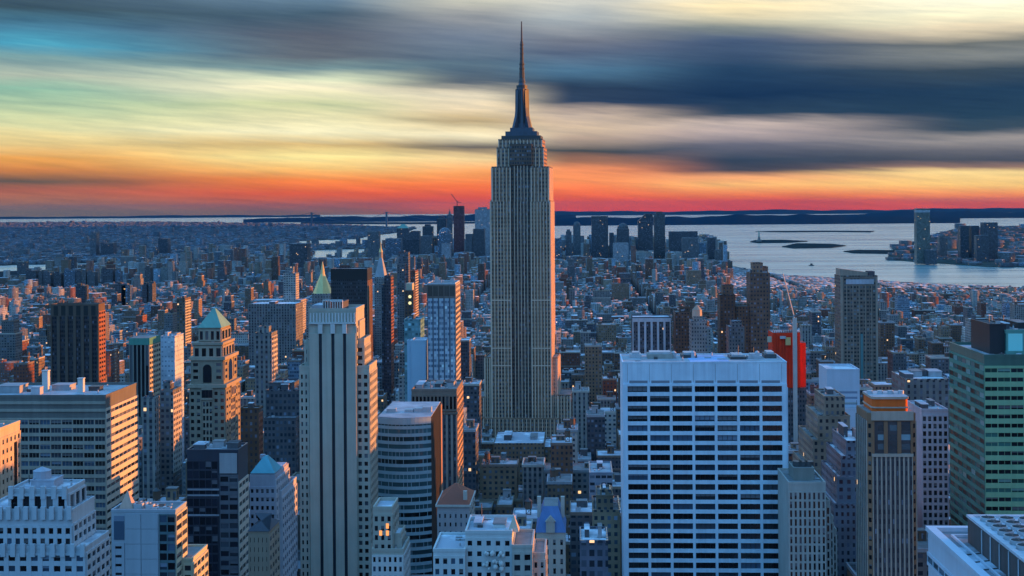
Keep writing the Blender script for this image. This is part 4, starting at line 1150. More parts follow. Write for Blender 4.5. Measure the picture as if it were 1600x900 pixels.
# --- right-hand mid distance
def white_pier_box():
    T = Tower('white_pier_building', 'white piered box building with dark bays just behind the broad white gridded slab', 988, 1048, 497, 1500, 34, ybot=555, short='the white piered box', cat='office building')
    B = T.block(); B.wall(m_wall('pier_dark', (.10, .10, .11)), 'wall', ROOFS[0], 1.2); WP = m_wall('pier_white', (.62, .64, .68))
    B.bays('N', 6, 2.2, WP, F_DARK, 1.0, top=4); B.fbox(T.lat, 'N', 0, B.X1 - B.X0, B.z1 - 3.9, B.z1 - .05, 0, 1.1, WP)
    T.finish()
white_pier_box()
simple('brown_block', 'brown brick block between the white piered box and the domed grey tower', 1055, 1079, 489, 1480, 30, None, 555, 'the brown brick block', F_BROWN, 1, ((1062, 1078, 481, 8, 8),))
T, B = simple('domed_grey_tower', 'pale grey tower with a lit lantern top right of the brown brick block', 1080, 1104, 503, 1420, 28, None, 555, 'the domed grey tower', F_PALE, 1, ((1084, 1098, 496, 5, 6),), mech=0)
dm = MB(); c = at(1089, 478, 1434); dm.cyl(c[0], 1434, 5.2, 5.0, B.z1 + 4, B.z1 + 11, MATS['warm_stone'], 10); dm.cyl(c[0], 1434, 5.2, .6, B.z1 + 11.01, B.z1 + 16, TANL, 10); T.add('lantern', dm)
simple('brown_twin_tower', 'dark brown tower with a pale centre bay and flat top', 1125, 1149, 462, 1500, 30, None, 560, 'the dark brown bayed tower', F_BROWN, 2, ((1129, 1146, 447, 6, 6), (1150, 1172, 480, 4, 0)), mech=1)
simple('silver_cap_tower', 'small grey tower with a rounded silver cap in front of the dark brown bayed tower', 1139, 1163, 512, 1400, 26, None, 560, 'the silver capped tower', F_GREY, 3, ((1143, 1159, 503, 5, 5),), mech=0)
simple('tall_brown_tower', 'tall brown brick tower with a ragged rooftop behind the broad white gridded slab', 1172, 1203, 428, 1500, 34, None, 560, 'the tall ragged brown tower', m_fac('brown_grid', (.24, .15, .10), 3.4, 4.2, .5, .45), 2, ((1176, 1192, 412, 6, 10), (1188, 1200, 418, 10, 4), (1165, 1171.8, 520, 8, 0)), mech=2, cat='tower')

def red_tower():
    RD = m_wall('red_netting', (.80, .045, .012), .75, .25); T = Tower('red_netted_tower', 'tower wrapped in bright red construction netting with a pale hoist mast', 1207, 1250, 520, 1130, 26, ybot=608, short='the red netted tower', cat='construction tower')
    zn = at(1230, 606, 1130)[2]
    B = T.block(z0=zn); B.wall(RD, 'netting', ROOFS[2], 0)
    B2 = T.block(1250.2, 1259, 536, 4, 2, z0=zn); B2.wall(RD, 'netting', ROOFS[2], 0)
    lo_ = MB(); lo_.box(B.X0 + .3, B2.X1 - .3, B.Y0 + 1, B.Y1 - 1, LAND, zn - .01, F_DARK); T.add('lower_wall', lo_)
    r = random.Random(2)
    for j in range(9):                         # sagging sheets of netting
        u = (B.X1 - B.X0) * j / 9; s_ = MB(); B.fbox(s_, 'N', u + .15, u + (B.X1 - B.X0) / 9 - .1, B.z0 + .5, B.z1 - r.uniform(.2, 2.5), .02, .3 + r.uniform(0, .9), RD); T.add('netting_sheet', s_)
    for px, py, w_, h, mt in ((1231, 533, 4, 6, 'gilded_tile'), (1202, 530, 3.2, 4.4, 'yellow_stone'), (1223, 527, 4.5, 2, 'steel_pale')):
        c = at(px, py, 1129); b = MB(); b.box(c[0] - w_ / 2, c[0] + w_ / 2, 1127, 1128.6, c[2] - h / 2, c[2] + h / 2, MATS[mt]); T.add('hoist_platform', b)
    for j in range(12):
        x = B.X0 + (B.X1 - B.X0) * (j + .5) / 12; b = MB(); b.bar((x, 1131, B.z1), (x, 1131, B.z1 + r.uniform(1, 3.5)), .18, MATS['steel_dark']); T.add('rebar', b)
    m = MB(); PL = m_wall('hoist_pale', (.56, .5, .46)); c0, c1 = at(1243.5, 640, 1120), at(1242, 497, 1120)
    m.box(c0[0] - 1.5, c0[0] + 1.5, 1121, 1124, LAND, c1[2], PL); T.add('hoist_mast', m)
    j_ = MB(); c2 = at(1224, 428, 1120); j_.bar((c1[0], 1122.5, c1[2]), (c2[0], 1122.5, c2[2]), .32, PL); j_.bar((c1[0], 1122.5, c1[2] + 1), (c1[0] + 8, 1122.5, c1[2] + 4), .5, MATS['steel_dark']); T.add('crane_jib', j_)
red_tower()

def glass_tall():
    T = Tower('tall_grey_tower', 'tall grey brown glass tower with a slanted roof screen', 1313, 1371, 432, 1500, 34, ybot=600, short='the tall grey brown tower', cat='office tower')
    GB = m_fac('grey_brown_fac', (.20, .17, .135), 3.2, 4.0, .62, .5, (.03, .04, .045), .05); B = T.block(); B.wall(GB, 'wall', ROOFS[1], 1)
    W = B.X1 - B.X0; st = m_wall('warm_pier', (.34, .29, .23))
    B.fbox(T.lat, 'N', 0, 2.6, B.z0, B.z1, 0, .8, st); B.fbox(T.lat, 'N', W - 2.0, W, B.z0, B.z1, 0, .8, st)
    p = MB(); B.fbox(p, 'N', W * .15, W * .9, B.z1 - 8, B.z1 - 3, .02, .3, m_wall('pale_screen', (.42, .47, .52))); T.add('pale_band', p)
    for j in range(1, 6): B.fbox(T.lat, 'N', W * j / 6 - .35, W * j / 6 + .35, B.z0, B.z1 - 9, 0, .45, st)
    tb = m_plain('teal_glass', (.10, .25, .26), .2)
    g = MB(); B.fbox(g, 'N', W * .53, W * .6, B.z1 - 110, B.z1 - 60, .02, .25, tb); T.add('glass_shaft', g)
    z = B.z1 + .13; s_ = MB()
    s_.v += [(B.X0, 1502, z), (B.X0 + W * .75, 1502, z), (B.X0 + W * .75, 1502, z + 4), (B.X0, 1502, z + 8), (B.X0, 1526, z), (B.X0 + W * .75, 1526, z), (B.X0 + W * .75, 1526, z + 4), (B.X0, 1526, z + 8)]
    for q in ((0, 1, 2, 3), (5, 4, 7, 6), (1, 5, 6, 2), (4, 0, 3, 7), (3, 2, 6, 7)):
        s_.f.append(q); s_.uv += [(0, 0)] * 4; s_.mi.append(s_.slot(st))
    T.add('roof_screen', s_)
    b = MB(); b.box(B.X0 + W * .78, B.X0 + W * .95, 1504, 1520, z, z + 5, MATS['mech_dark']); T.add('bulkhead', b)
    T.finish()
glass_tall()
simple('pale_blue_tower', 'pale blue slab building with white floor bands right of the red netted tower', 1292, 1343, 579, 900, 30, None, 640, 'the pale blue banded slab', m_wall('ice_panel', (.50, .60, .70), .7, .1), 0, ((1292, 1352, 640, -6, 0),), mech=0, grid=(1, 3.0, 3.4, 2.0, m_wall('ice_panel', (.50, .60, .70)), m_glass('glass_ice', (.16, .22, .30), .2), .3, 12.0))

DECO = m_fac('deco_brown', (.28, .22, .165), 3.0, 3.5, .42, .5, (.03, .032, .04), .05)
simple('brown_deco_tower', 'brown grey stepped tower with a square cap left of the brown piered tower', 1288, 1320, 622, 720, 30, None, 735, 'the brown stepped tower', DECO, 1, ((1278, 1328, 652, -4, -4), (1270, 1334, 690, -8, -8), (1263, 1336, 735, -11, -10)), mech=1)
simple('blue_grey_ziggurat', 'blue grey stepped brick building left of the brown piered tower', 1322, 1356, 692, 640, 34, None, 850, 'the blue grey stepped building', m_fac('blue_brick', (.20, .215, .26), 2.8, 3.4, .45, .5, (.02, .025, .04), .05), 0, ((1314, 1357, 716, -3, 0), (1308, 1358, 748, -6, 0), (1303, 1359, 790, -9, 0)), mech=2)
def cream_zig():
    CZ = m_wall('cream_brick', (.44, .42, .38)); T = Tower('cream_stepped_building', 'cream building with white vertical piers stepping down on its right side', 1232, 1290, 757, 570, 30, ybot=865, short='the cream piered stepped building', cat='office building')
    B = T.block(); B.wall(CZ, 'wall', ROOFS[1], 1); B.grid('N', 8, 1.0, 3.5, .8, CZ, [GL_DARK, GL_MIX], .45, top=2.8)
    for x1, yt, d in ((1297, 785, 2), (1302, 810, 3.5), (1307, 830, 5)):
        Bk = T.block(1290.2, x1, yt, d, 2); Bk.wall(CZ, 'wing_wall', ROOFS[1], 1); Bk.grid('N', 1 if x1 < 1300 else 2, .9, 3.5, .9, CZ, GL_DARK, .4, top=1.6); Bk.grid('W', 5, 1.3, 3.5, 1.6, CZ, GL_MIX, .3, top=1.6)
    u = T.block(1240, 1272, 733, 8, 8, z0=B.z1 + .13); u.wall(m_wall('mech_olive', (.26, .26, .23)), 'penthouse', ROOFS[1], .6)
    for k in (0, 1, 2):
        c = at(1246 + k * 9, 735, 584); f_ = MB(); f_.cyl(c[0], 584, 2.0, 2.0, u.z1 + .13, u.z1 + 2.2, MATS['steel_dark'], 12); T.add('cooling_tower', f_)
    T.finish()
cream_zig()

def brown_crown():
    BP = m_wall('brown_pier', (.29, .15, .085), .8, .15); T = Tower('brown_piered_tower', 'tall brown tower with pale vertical piers and an octagonal crown glowing orange', 1356, 1432, 646, 550, 24, ybot=900, short='the brown piered tower', cat='skyscraper')
    X0, X1, Y0, Y1, Z = T.X0, T.X1, T.Y0, T.Y1, T.Z; ch = 1.6
    out = [(X0, Y0 + ch), (X0 + ch, Y0), (X1 - ch, Y0), (X1, Y0 + ch), (X1, Y1 - ch), (X1 - ch, Y1), (X0 + ch, Y1), (X0, Y1 - ch)]
    b = MB(); b.prism(out, out, LAND, Z, BP); T.add('wall', b)
    rf = MB(); ins = [((x - (X0 + X1) / 2) * .95 + (X0 + X1) / 2, (y - (Y0 + Y1) / 2) * .95 + (Y0 + Y1) / 2) for x, y in out]; rf.prism(ins, ins, Z + .003, Z + .2, ROOFS[1]); T.add('roof', rf)
    pale = m_wall('pier_pale', (.46, .36, .29)); zm = at(1394, 711, 550)[2]
    B = Block(T, X0 + ch, X1 - ch, Y0, Y1, LAND, Z); W = B.X1 - B.X0
    teal = m_fac('tower_glass', (.05, .06, .07), 30, 3.6, .99, .6, (.025, .05, .06), .05, rough=.3)
    B.bays('N', 3, 1.5, BP, teal, .55, top=3.0, zlo=zm + .6)
    B.bays('N', 9, .6, pale, F_DARK, .55, top=Z - zm + .6, zlo=T.zlow)
    c = MB(); c.box(X0 + ch - .2, X1 - ch + .2, Y0 - .8, Y0 - .001, zm - .59, zm + .59, pale, bottom=True); T.add('belt_course', c)
    E_ = Block(T, X0, X1, Y0 + ch, Y1 - ch, LAND, Z)
    E_.bays('E', 6, .7, pale, F_DARK, .4, top=3.0, zlo=T.zlow); E_.bays('W', 6, .7, pale, F_DARK, .4, top=3.0, zlo=T.zlow)
    for sx, s_ in ((X0, 1), (X1, -1)):        # slots of windows on the chamfered corners
        for k in range(40):
            z = Z - 4 - k * 3.6
            if z < T.zlow: break
            cxm, cym = sx + s_ * ch / 2, Y0 + ch / 2; w_ = MB(); d = Vector((s_, -1, 0)).normalized(); nn = Vector((-s_ , -1, 0)).normalized() * .06
            p = Vector((cxm, cym, 0)) + nn; h_ = d * .6
            pts = [(p - h_), (p + h_)]
            if s_ < 0: pts = pts[::-1]
            w_.face([(pts[0].x, pts[0].y, z - 1.7), (pts[1].x, pts[1].y, z - 1.7), (pts[1].x, pts[1].y, z), (pts[0].x, pts[0].y, z)], GL_DARK); T.add('window', w_)
    c = MB(); c.box(X0 + ch - .3, X1 - ch + .3, Y0 - .7, Y0 - .001, Z - 2.6, Z + .8, pale, bottom=True); T.add('cornice', c)
    oc = m_wall('crown_sun_glow', (.85, .14, .02), .7, .2); cx, cy = (X0 + X1) / 2, (Y0 + Y1) / 2  # sunlit glow of the crown put into its base colour
    zc = at(1394, 622, 556)[2]
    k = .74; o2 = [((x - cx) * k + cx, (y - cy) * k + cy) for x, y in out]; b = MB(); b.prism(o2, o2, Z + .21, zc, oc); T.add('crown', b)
    k = .78; o3 = [((x - cx) * k + cx, (y - cy) * k + cy) for x, y in out]; b = MB(); b.prism(o3, o3, zc + .003, zc + .9, m_wall('crown_lip', (.5, .36, .28)), ROOFS[3], True); b.prism(o3, o3, Z + 1.6, Z + 2.1, MATS['crown_lip'], bottom=True); T.add('crown_cornice', b)
    for k in range(4):
        x = cx + (k - 1.5) * 4; b = MB(); b.cyl(x, cy, 1.2, 1.2, zc + .91, zc + 2.2, MATS['steel_pale'], 10); T.add('cooling_tower', b)
    T.finish(60)
brown_crown()

def lav_grid():
    LV = m_wall('lavender_grid', (.44, .42, .46)); T = Tower('lavender_grid_tower', 'lavender grid fronted tower left of the green glass tower', 1440, 1481, 642, 700, 30, ybot=800, short='the lavender grid tower', cat='office tower')
    B = T.block(); B.wall(LV, 'wall', ROOFS[3], 1); B.grid('N', 5, 1.0, 3.6, 1.3, LV, [GL_DARK, GL_MIX], .5, top=2)
    B.mech(2, [MATS['mech_dark']], 3); T.finish()
    T, B = simple('blue_roof_block', 'grey block with dark plant boxes and pale blue roof behind the lavender grid tower', 1415, 1482, 594, 900, 40, None, 640, 'the blue roofed grey block', F_VERT, 0, (), mech=4)
lav_grid()

def green_glass():
    T = Tower('green_glass_tower', 'green glass curtain wall tower with dark ribbon windows by the right edge', 1538, 1660, 559, 587, xs=1484, ybot=815, short='the green glass tower', cat='office tower')
    GS = m_wall('green_spandrel', (.24, .46, .27), .35, .15, .5); GD = m_glass('glass_green', (.03, .10, .085), .35, .25); B = T.block(); B.wall(m_wall('green_core', (.08, .16, .13), .4), 'wall', ROOFS[3], 1.4)
    B.grid('N', 6, .35, 3.75, 2.1, GS, [GL_DARK, GL_DARK, GD], .35, top=3.2, hor=True, mull=1)
    B.grid('E', 8, .2, 3.75, 1.7, m_wall('green_side', (.07, .24, .20), .6, .2, .2), [GD, m_glass('glass_teal', (.03, .12, .12), .35, .25), m_glass('glass_deep', (.01, .03, .03), .35, .25)], .3, top=2.5, hor=True)
    m1 = T.block(1546, 1572, 508, 14, 12, z0=B.z1 + .13); m1.wall(m_wall('mech_black', (.035, .035, .04), .5), 'penthouse', ROOFS[2], .5)
    m2 = T.block(1572.2, 1650, 518, 12, 12, z0=B.z1 + .13); m2.wall(m_fac('green_pent', (.12, .30, .25), 6, 9, .9, .8, (.06, .16, .14), .03, rough=.3), 'penthouse', ROOFS[2], .8)
    m2.mech(3, [MATS['mech_dark'], MATS['mech_black']], 3)
    T.finish()
green_glass()

def corner_roof():
    LB = m_wall('blue_white_panel', (.52, .62, .72), .6, .1); RT = m_roof('roof_pale_blue', (.50, .58, .66), (.22, .23, .25))
    Yb, Yf = 420.0, 150.0
    c = at(1450, 822, Yb); Z = c[2]
    T = Tower('flat_roofed_tower', 'flat roofed tower seen from above in the lower right corner with rooftop fan deck', 1450, 1640, 822, 360, 60, ybot=900, short='the flat roof with fans', cat='office tower')
    X0, X1 = c[0], c[0] + 70
    T.X0, T.X1, T.Y0, T.Y1, T.Z = X0, X1, 330.0, Yb, Z
    T.loc[:] = ((X0 + X1) / 2, 375, LAND); T.root.location = T.loc; FOOT.append((X0 - 3, X1, 300, Yb + 3))
    B = Block(T, X0, X1, 330.0, Yb, LAND, Z - 1.4); b = MB(); b.box(X0, X1, 330, Yb, LAND, Z - 1.4, m_wall('blue_white_panel', (.5, .6, .7))); T.add('wall', b)
    B.grid('E', 14, .5, 3.8, 1.8, LB, GL_BLUE, .4, top=6, hor=True)
    r = MB(); r.box(X0 + 2, X1 - 2, 332, Yb - 2, Z - 1.395, Z - 1.2, RT); T.add('roof', r)
    p = MB(); p.box(X0 - .6, X0 + 1.9, 329.4, Yb + .6, Z - 1.39, Z, LB, bottom=True); p.box(X0 + 1.91, X1, Yb - 1.9, Yb + .6, Z - 1.39, Z, LB, bottom=True); T.add('parapet', p)
    i_ = MB(); i_.box(X0 + 4.5, X0 + 5.1, 340, Yb - 8, Z - 1.19, Z - .5, LB); i_.box(X0 + 5.11, X0 + 20, Yb - 8.6, Yb - 8, Z - 1.19, Z - .5, LB); T.add('roof_rail', i_)
    q = at(1512, 808, 405); hx = q[0]; hz = q[2]
    f = MB(); f.box(hx, hx + 45, 345, 405, Z - 1.19, hz, m_wall('plant_dark', (.09, .085, .085)), m_wall('plant_top', (.5, .56, .62))); T.add('plant_house', f)
    f = MB(); f.box(hx - .3, hx + 1.2, 344.7, 405.3, hz + .002, hz + .7, MATS['plant_top'], bottom=True); f.box(hx + 1.21, hx + 45, 404, 405.3, hz + .002, hz + .7, MATS['plant_top'], bottom=True); T.add('plant_parapet', f)
    for i in range(7):
        for j in range(3):
            x, y = hx + 4.2 + j * 5.0, 400 - i * 5.4 - j * .6
            fn = MB(); fn.cyl(x, y, 2.1, 2.1, hz + .003, hz + 1.1, MATS['steel_pale'], 16); o = T.add('fan_shroud', fn)
            d = MB(); d.cyl(x, y, 1.8, 1.8, hz + 1.103, hz + 1.16, m_plain('fan_black', (.015, .016, .02)), 16)
            for a in range(4):
                an = a * math.pi / 2; d.bar((x, y, hz + 1.2), (x + 1.7 * math.cos(an), y + 1.7 * math.sin(an), hz + 1.2), .12, MATS['steel_dark'])
            d.build('fan', o, T.loc)
    for i in range(6):
        y = 392 - i * 8; b = MB(); b.bar((hx - .1, y, Z - 1.2), (hx - 6.5, y - 3, Z - 1.1), .2, MATS['steel_dark']); b.bar((hx - .15, y - 1.5, Z - 1.2), (hx - .15, y - 1.5, hz - .3), .16, MATS['steel_pale']); T.add('roof_pipe', b)
    pc = at(1565, 865, 370)
    f = MB(); f.box(hx + 17, hx + 44, 346, 366, hz + .003, hz + 2.6, m_wall('blue_white_panel', (.5, .6, .7)), m_roof('roof_blue', (.35, .5, .75))); T.add('plant_annex', f)
    T.finish(80)
corner_roof()
# ------------------------------------------------------------------ downtown and river-side towers, far off
def far_tower(label, x0, x1, yt, Y, mat, depth=45, name='downtown_tower', group='towers of the downtown skyline', crown=None, xs=None, roofpart=True):
    T = Tower(name, label, x0, x1, yt, Y, depth, xs, max(yt + 16, 390 + (x0 * 7.3) % 17), None, 'skyscraper', group)
    B = T.block(); B.wall(mat, 'wall', None)
    r = MB(); r.box(B.X0 + 1, B.X1 - 1, B.Y0 + 1, B.Y1 - 1, B.z1 + .05, B.z1 + 1.2, ROOFS[2]); T.add('roof', r)
    cx, cy, W, D = (B.X0 + B.X1) / 2, (B.Y0 + B.Y1) / 2, B.X1 - B.X0, B.Y1 - B.Y0
    z = B.z1 + 1.3
    if crown == 'spire':
        s_ = MB(); s_.pyramid(cx - W * .3, cx + W * .3, cy - D * .3, cy + D * .3, z, z + W * .9, mat, .1); s_.cyl(cx, cy, W * .04, W * .01, z + W * .85, z + W * 1.7, mat, 6); T.add('spire', s_)
    elif crown == 'dome':
        s_ = MB()
        for k in range(4):
            a0, a1 = k * math.pi / 8, (k + 1) * math.pi / 8
            s_.cyl(cx, cy, W * .48 * math.cos(a0), max(.2, W * .48 * math.cos(a1)), z + W * .48 * math.sin(a0), z + W * .48 * math.sin(a1) - .01, mat, 14)
        T.add('dome', s_)
    elif crown == 'pyramid':
        s_ = MB(); s_.pyramid(B.X0, B.X1, B.Y0, B.Y1, z, z + W * .35, VERD, .2); T.add('pyramid_roof', s_)
    elif crown == 'slope':
        s_ = MB(); s_.prism([(B.X0, B.Y0), (B.X1, B.Y0), (B.X1, B.Y1), (B.X0, B.Y1)], [(cx, B.Y0), (B.X1, B.Y0), (B.X1, B.Y1), (cx, B.Y1)], z, z + W * .5, mat); T.add('sloped_top', s_)
    elif crown == 'box':
        s_ = MB(); s_.box(cx - W * .3, cx + W * .25, cy - D * .3, cy + D * .3, z, z + 9, mat); T.add('penthouse', s_)
    elif crown == 'crane':
        s_ = MB(); s_.bar((cx - 8, cy, z), (cx - 8, cy, z + 22), 1.2, MATS['steel_dark']); s_.bar((cx - 8, cy, z + 18), (cx - 34, cy, z + 52), 1.0, MATS['steel_dark']); s_.bar((cx - 8, cy, z + 18), (cx + 8, cy, z + 14), 1.0, MATS['steel_dark']); T.add('crane', s_)
    return T
FD = m_fac('far_dark', (.085, .09, .10), 4, 4.2, .6, .5, (.02, .025, .035), .2)
FB = m_fac('far_blue', (.13, .16, .195), 4, 4.2, .7, .55, (.06, .09, .13), .2)
FG = m_fac('far_grey', (.13, .135, .145), 4, 4.2, .5, .5, (.04, .05, .06), .2)
FW = m_fac('far_pale', (.36, .375, .40), 4, 4.2, .5, .5, (.06, .07, .09), .15)
FT = m_fac('far_tan', (.12, .115, .115), 4, 4.2, .5, .5, (.04, .05, .06), .2)
FR = m_fac('far_red', (.17, .06, .06), 6, 5, .5, .5, (.03, .02, .025), .1)
for a in [
 ('pale grey flat tower above the gilded campanile, first of the downtown towers', 574, 592, 362, 5600, FG, 45, None),
 ('broad grey blue block below the stepped dark tower, left end of downtown', 602, 626, 373, 5800, FB, 60, None),
 ('dark stepped tower with a small peak, left end of downtown', 620, 638, 357, 6600, FD, 50, 'pyramid'),
 ('low wide dark block sloping right beside the dark stepped downtown tower', 630, 655, 374, 6200, FD, 60, 'slope'),
 ('small dark flat tower between the stepped tower and the pointed tower', 660, 676, 354, 6900, FD, 50, 'box'),
 ('pale grey slab rising in front of the small dark flat downtown tower', 657, 675, 369, 5900, FG, 40, None),
 ('dark brown flat topped tower left of the pointed downtown tower', 682.5, 697, 342, 6900, FD, 50, 'box'),
 ('slim pointed grey tower left of the red tower under construction', 698, 706, 336, 6800, FG, 40, 'spire'),
 ('tall dark red tower under construction topped by a crane', 708.5, 724.5, 322, 6200, FR, 45, 'crane'),
 ('blue grey domed block in front of the dark brown downtown tower', 684, 705, 366, 5900, FB, 50, 'dome'),
 ('pale slab with two light piers below the red construction tower', 690, 703, 381, 5300, FW, 40, None),
 ('broad pale blue glass tower next to the spired skyscraper', 742, 766, 327, 6700, FW, 60, 'box'),
 ('dark fronted tower with a flat black top before the pale blue glass tower', 739, 757, 358, 6000, FD, 45, None),
 ('grey slab left of the dark fronted tower with black top', 727, 738, 366, 6000, FG, 40, None),
 ('small blue stepped tower just right of the spired skyscraper', 866, 877, 373, 6200, FB, 45, None),
 ('short grey tower second right of the spired skyscraper', 884, 893, 362, 6500, FG, 45, 'box'),
 ('rounded grey tower with a narrow top left of the big dark slab', 895.5, 907, 352, 6800, FG, 45, 'dome'),
 ('big dark flat slab tower, widest on the right of the spired skyscraper', 924, 950, 338, 6600, FD, 60, None),
 ('short dark tower tucked beside the big dark flat slab', 952, 959, 364, 6600, FD, 40, None),
 ('dark round topped tower right of the big dark flat slab', 964, 983, 358, 6300, FD, 50, 'dome'),
 ('pale blue block below the dark round topped tower', 958, 982, 380, 5700, FW, 45, None),
 ('dark tower with a curved sloping shoulder beside the tan tower', 997, 1020, 346, 6300, FD, 55, 'slope'),
 ('tall tan grey tower right of the dark curved shoulder tower', 1022, 1039, 334, 6600, FT, 50, 'box'),
 ('wide dark stepped block, right end of downtown', 1046, 1090, 362, 6300, FD, 60, None),
 ('grey slab in front of the wide dark stepped block', 1066, 1091, 372, 5900, FG, 45, None),
 ('small blue tower near the river right of the wide dark block', 1093, 1103, 380, 6200, FB, 40, None),
 ('slim dark tower near the river with a flat top', 1106, 1118, 372, 6000, FD, 40, None),
 ('short tan tower with a pink lit side at the river edge', 1118, 1127, 391, 5600, FT, 40, None),
 ('dark square tower standing before the east river water', 452, 480, 381, 4600, FD, 60, None),
]:
    far_tower(*a[:7], crown=a[7])
for a in [
 ('tallest lone dark tower across the river with pale top band', 1432, 1453, 326, 6200, m_fac('jersey_tall', (.15, .15, .13), 4, 4.2, .6, .5, (.03, .04, .04), .1), 45, None),
 ('dark slab across the river, left one of the tight trio', 1500.5, 1514, 353, 6600, FD, 45, None),
 ('narrow dark tower across the river, middle one of the tight trio', 1518, 1530, 353, 6600, FD, 45, None),
 ('broad dark tower across the river, right one of the tight trio', 1537, 1559, 348, 6500, FD, 55, None),
 ('lower dark block joining the trio of towers across the river', 1526, 1545, 368, 6400, FD, 45, None),
 ('small domed brown building across the river between lone tower and trio', 1468, 1480, 371, 7000, FT, 45, 'dome'),
 ('dark low block at the foot of the lone tower across the river', 1448, 1464, 391, 6150, FD, 45, None),
]:
    T = far_tower(*a[:7], name='riverside_tower', group='towers across the river', crown=a[7])
    if a[1] == 1432:
        b = MB(); b.box(T.X0 - .3, T.X1 + .3, T.Y0 - .3, T.Y1 + .3, T.Z - 16, T.Z - 6, FW, bottom=True); T.add('pale_band', b)

# housing slabs on the left plain
ITEMS = []      # (object, base label, px) -> labels are completed below
HS = [(40, 56, 423), (60, 66, 426), (67, 79, 425), (84, 95, 427), (100, 117, 422), (118, 126, 425), (127, 134, 424), (136, 148, 425), (158, 176, 420), (180, 187, 424), (222, 229, 445), (232, 238, 443), (141, 150, 363), (157, 177, 380), (200, 206, 381), (247, 262, 373), (226, 235, 418), (268, 274, 420), (180, 196, 444), (190, 199, 446), (118, 132, 446)]
for i, (x0, x1, yt) in enumerate(HS):
    Y = 3400 if yt > 440 else 4300 if yt > 410 else 7800
    T = Tower('housing_tower', 'x', x0, x1, yt, Y, 30 if Y < 7000 else 60, None, yt + 24, None, 'apartment block', 'housing slabs on the far left plain')
    B = T.block(); m = (FD, FT, FG, FD, FB)[i % 5]; B.wall(m, 'wall', None); b = MB(); b.box(B.X0 + 2, B.X0 + 12, B.Y0 + 4, B.Y0 + 14, B.z1, B.z1 + 5, m); T.add('bulkhead', b)
    ITEMS.append((T.root, '%s housing slab on the %s left plain' % (('dark', 'tan', 'grey', 'dark', 'bluish')[i % 5], 'near' if Y < 4000 else 'middle' if Y < 7000 else 'far'), x0))

# suspension bridge on the horizon
def bridge():
    st = m_wall('bridge_steel', (.10, .13, .16), .6)
    gp = [ground(487, 352.5), ground(604, 350.5)]
    Y = 20500.0
    xs = [at(487, 345, Y)[0], at(604, 345, Y)[0]]; top = at(487, 332, Y)[2]
    root = empty('suspension_bridge', (sum(xs) / 2, Y, 0), 'distant suspension bridge with two towers on the horizon', 'bridge'); loc = root.location
    for x in xs:
        b = MB()
        for s_ in (-14, 14): b.box(x - 12, x + 12, Y + s_ - 8, Y + s_ + 8, -3, top, st)
        b.box(x - 11, x + 11, Y - 5.9, Y + 5.9, top - 22, top - 4, st, bottom=True); b.box(x - 11, x + 11, Y - 5.9, Y + 5.9, 80, 92, st, bottom=True)
        b.build('tower', root, loc)
    d = MB(); d.box(xs[0] - 700, xs[1] + 700, Y - 5, Y + 5, 66, 74, st, bottom=True); d.build('deck', root, loc)
    for s_ in (-12, 12):
        c = MB(); L = xs[1] - xs[0]; pts = [(xs[0] - 690, 72)] + [(xs[0] + L * k / 16, 78 + (top - 80) * (2 * k / 16 - 1) ** 2) for k in range(17)] + [(xs[1] + 690, 72)]
        for p, q in zip(pts, pts[1:]): c.bar((p[0], Y + s_, p[1]), (q[0], Y + s_, q[1]), 1.6, st)
        c.build('cable', root, loc)
bridge()

def statue():
    g = ground(1186, 377.3, 5); x, y = g[0], g[1]
    root = empty('monument_statue', (x, y, 5), 'tiny dark statue with raised arm on a pedestal on its island', 'statue'); loc = root.location
    m = VERD; st = m_wall('pedestal_stone', (.25, .24, .22)); k = 1.0
    b = MB(); b.box(x - 17, x + 17, y - 17, y + 17, 5, 12, st); b.prism([(x - 10, y - 10), (x + 10, y - 10), (x + 10, y + 10), (x - 10, y + 10)], [(x - 7, y - 7), (x + 7, y - 7), (x + 7, y + 7), (x - 7, y + 7)], 12.01, 38, st); b.build('pedestal', root, loc)
    z = 38.01; bm = MB()
    prof = [(5.2, 0), (4.6, 9), (4.0, 18), (3.8, 24), (4.2, 29), (2.4, 32), (1.6, 33.2), (2.0, 35), (1.7, 37), (.6, 38)]
    for (r0, h0), (r1, h1) in zip(prof, prof[1:]): bm.cyl(x, y, r0, r1, z + h0, z + h1 - .001, m, 10)
    bm.bar((x - 3, y, z + 29), (x - 5.4, y, z + 44), 1.1, m); bm.cyl(x - 5.5, y, .8, 1.8, z + 44, z + 47, m, 8); bm.bar((x + 3, y, z + 28), (x + 3.4, y - 3, z + 22), 1.2, m)
    bm.build('figure', root, loc)
statue()

def boat():
    g = ground(1268, 415); x, y = g[0], g[1]
    root = empty('ferry_boat', (x, y, 0), 'small dark boat alone on the bright river', 'boat'); loc = root.location
    h = MB(); m = m_wall('hull_dark', (.05, .055, .06)); L = 11
    h.prism([(x - L, y), (x - L * .8, y - 3.4), (x + L * .8, y - 3.4), (x + L, y - 2.4), (x + L, y + 2.4), (x + L * .8, y + 3.4), (x - L * .8, y + 3.4)], [(x - L - 2, y), (x - L * .8, y - 4), (x + L * .8, y - 4), (x + L, y - 3), (x + L, y + 3), (x + L * .8, y + 4), (x - L * .8, y + 4)], -.6, 3, m); h.build('hull', root, loc)
    c = MB(); c.box(x - 5, x + 5, y - 2.6, y + 2.6, 3.01, 7, m); c.box(x - 3.4, x + 1, y - 2, y + 2, 7.01, 9.5, m); c.build('cabin', root, loc)
    f = MB(); f.cyl(x + 3, y, .8, .7, 7.01, 11, m, 8); f.build('funnel', root, loc)
boat()

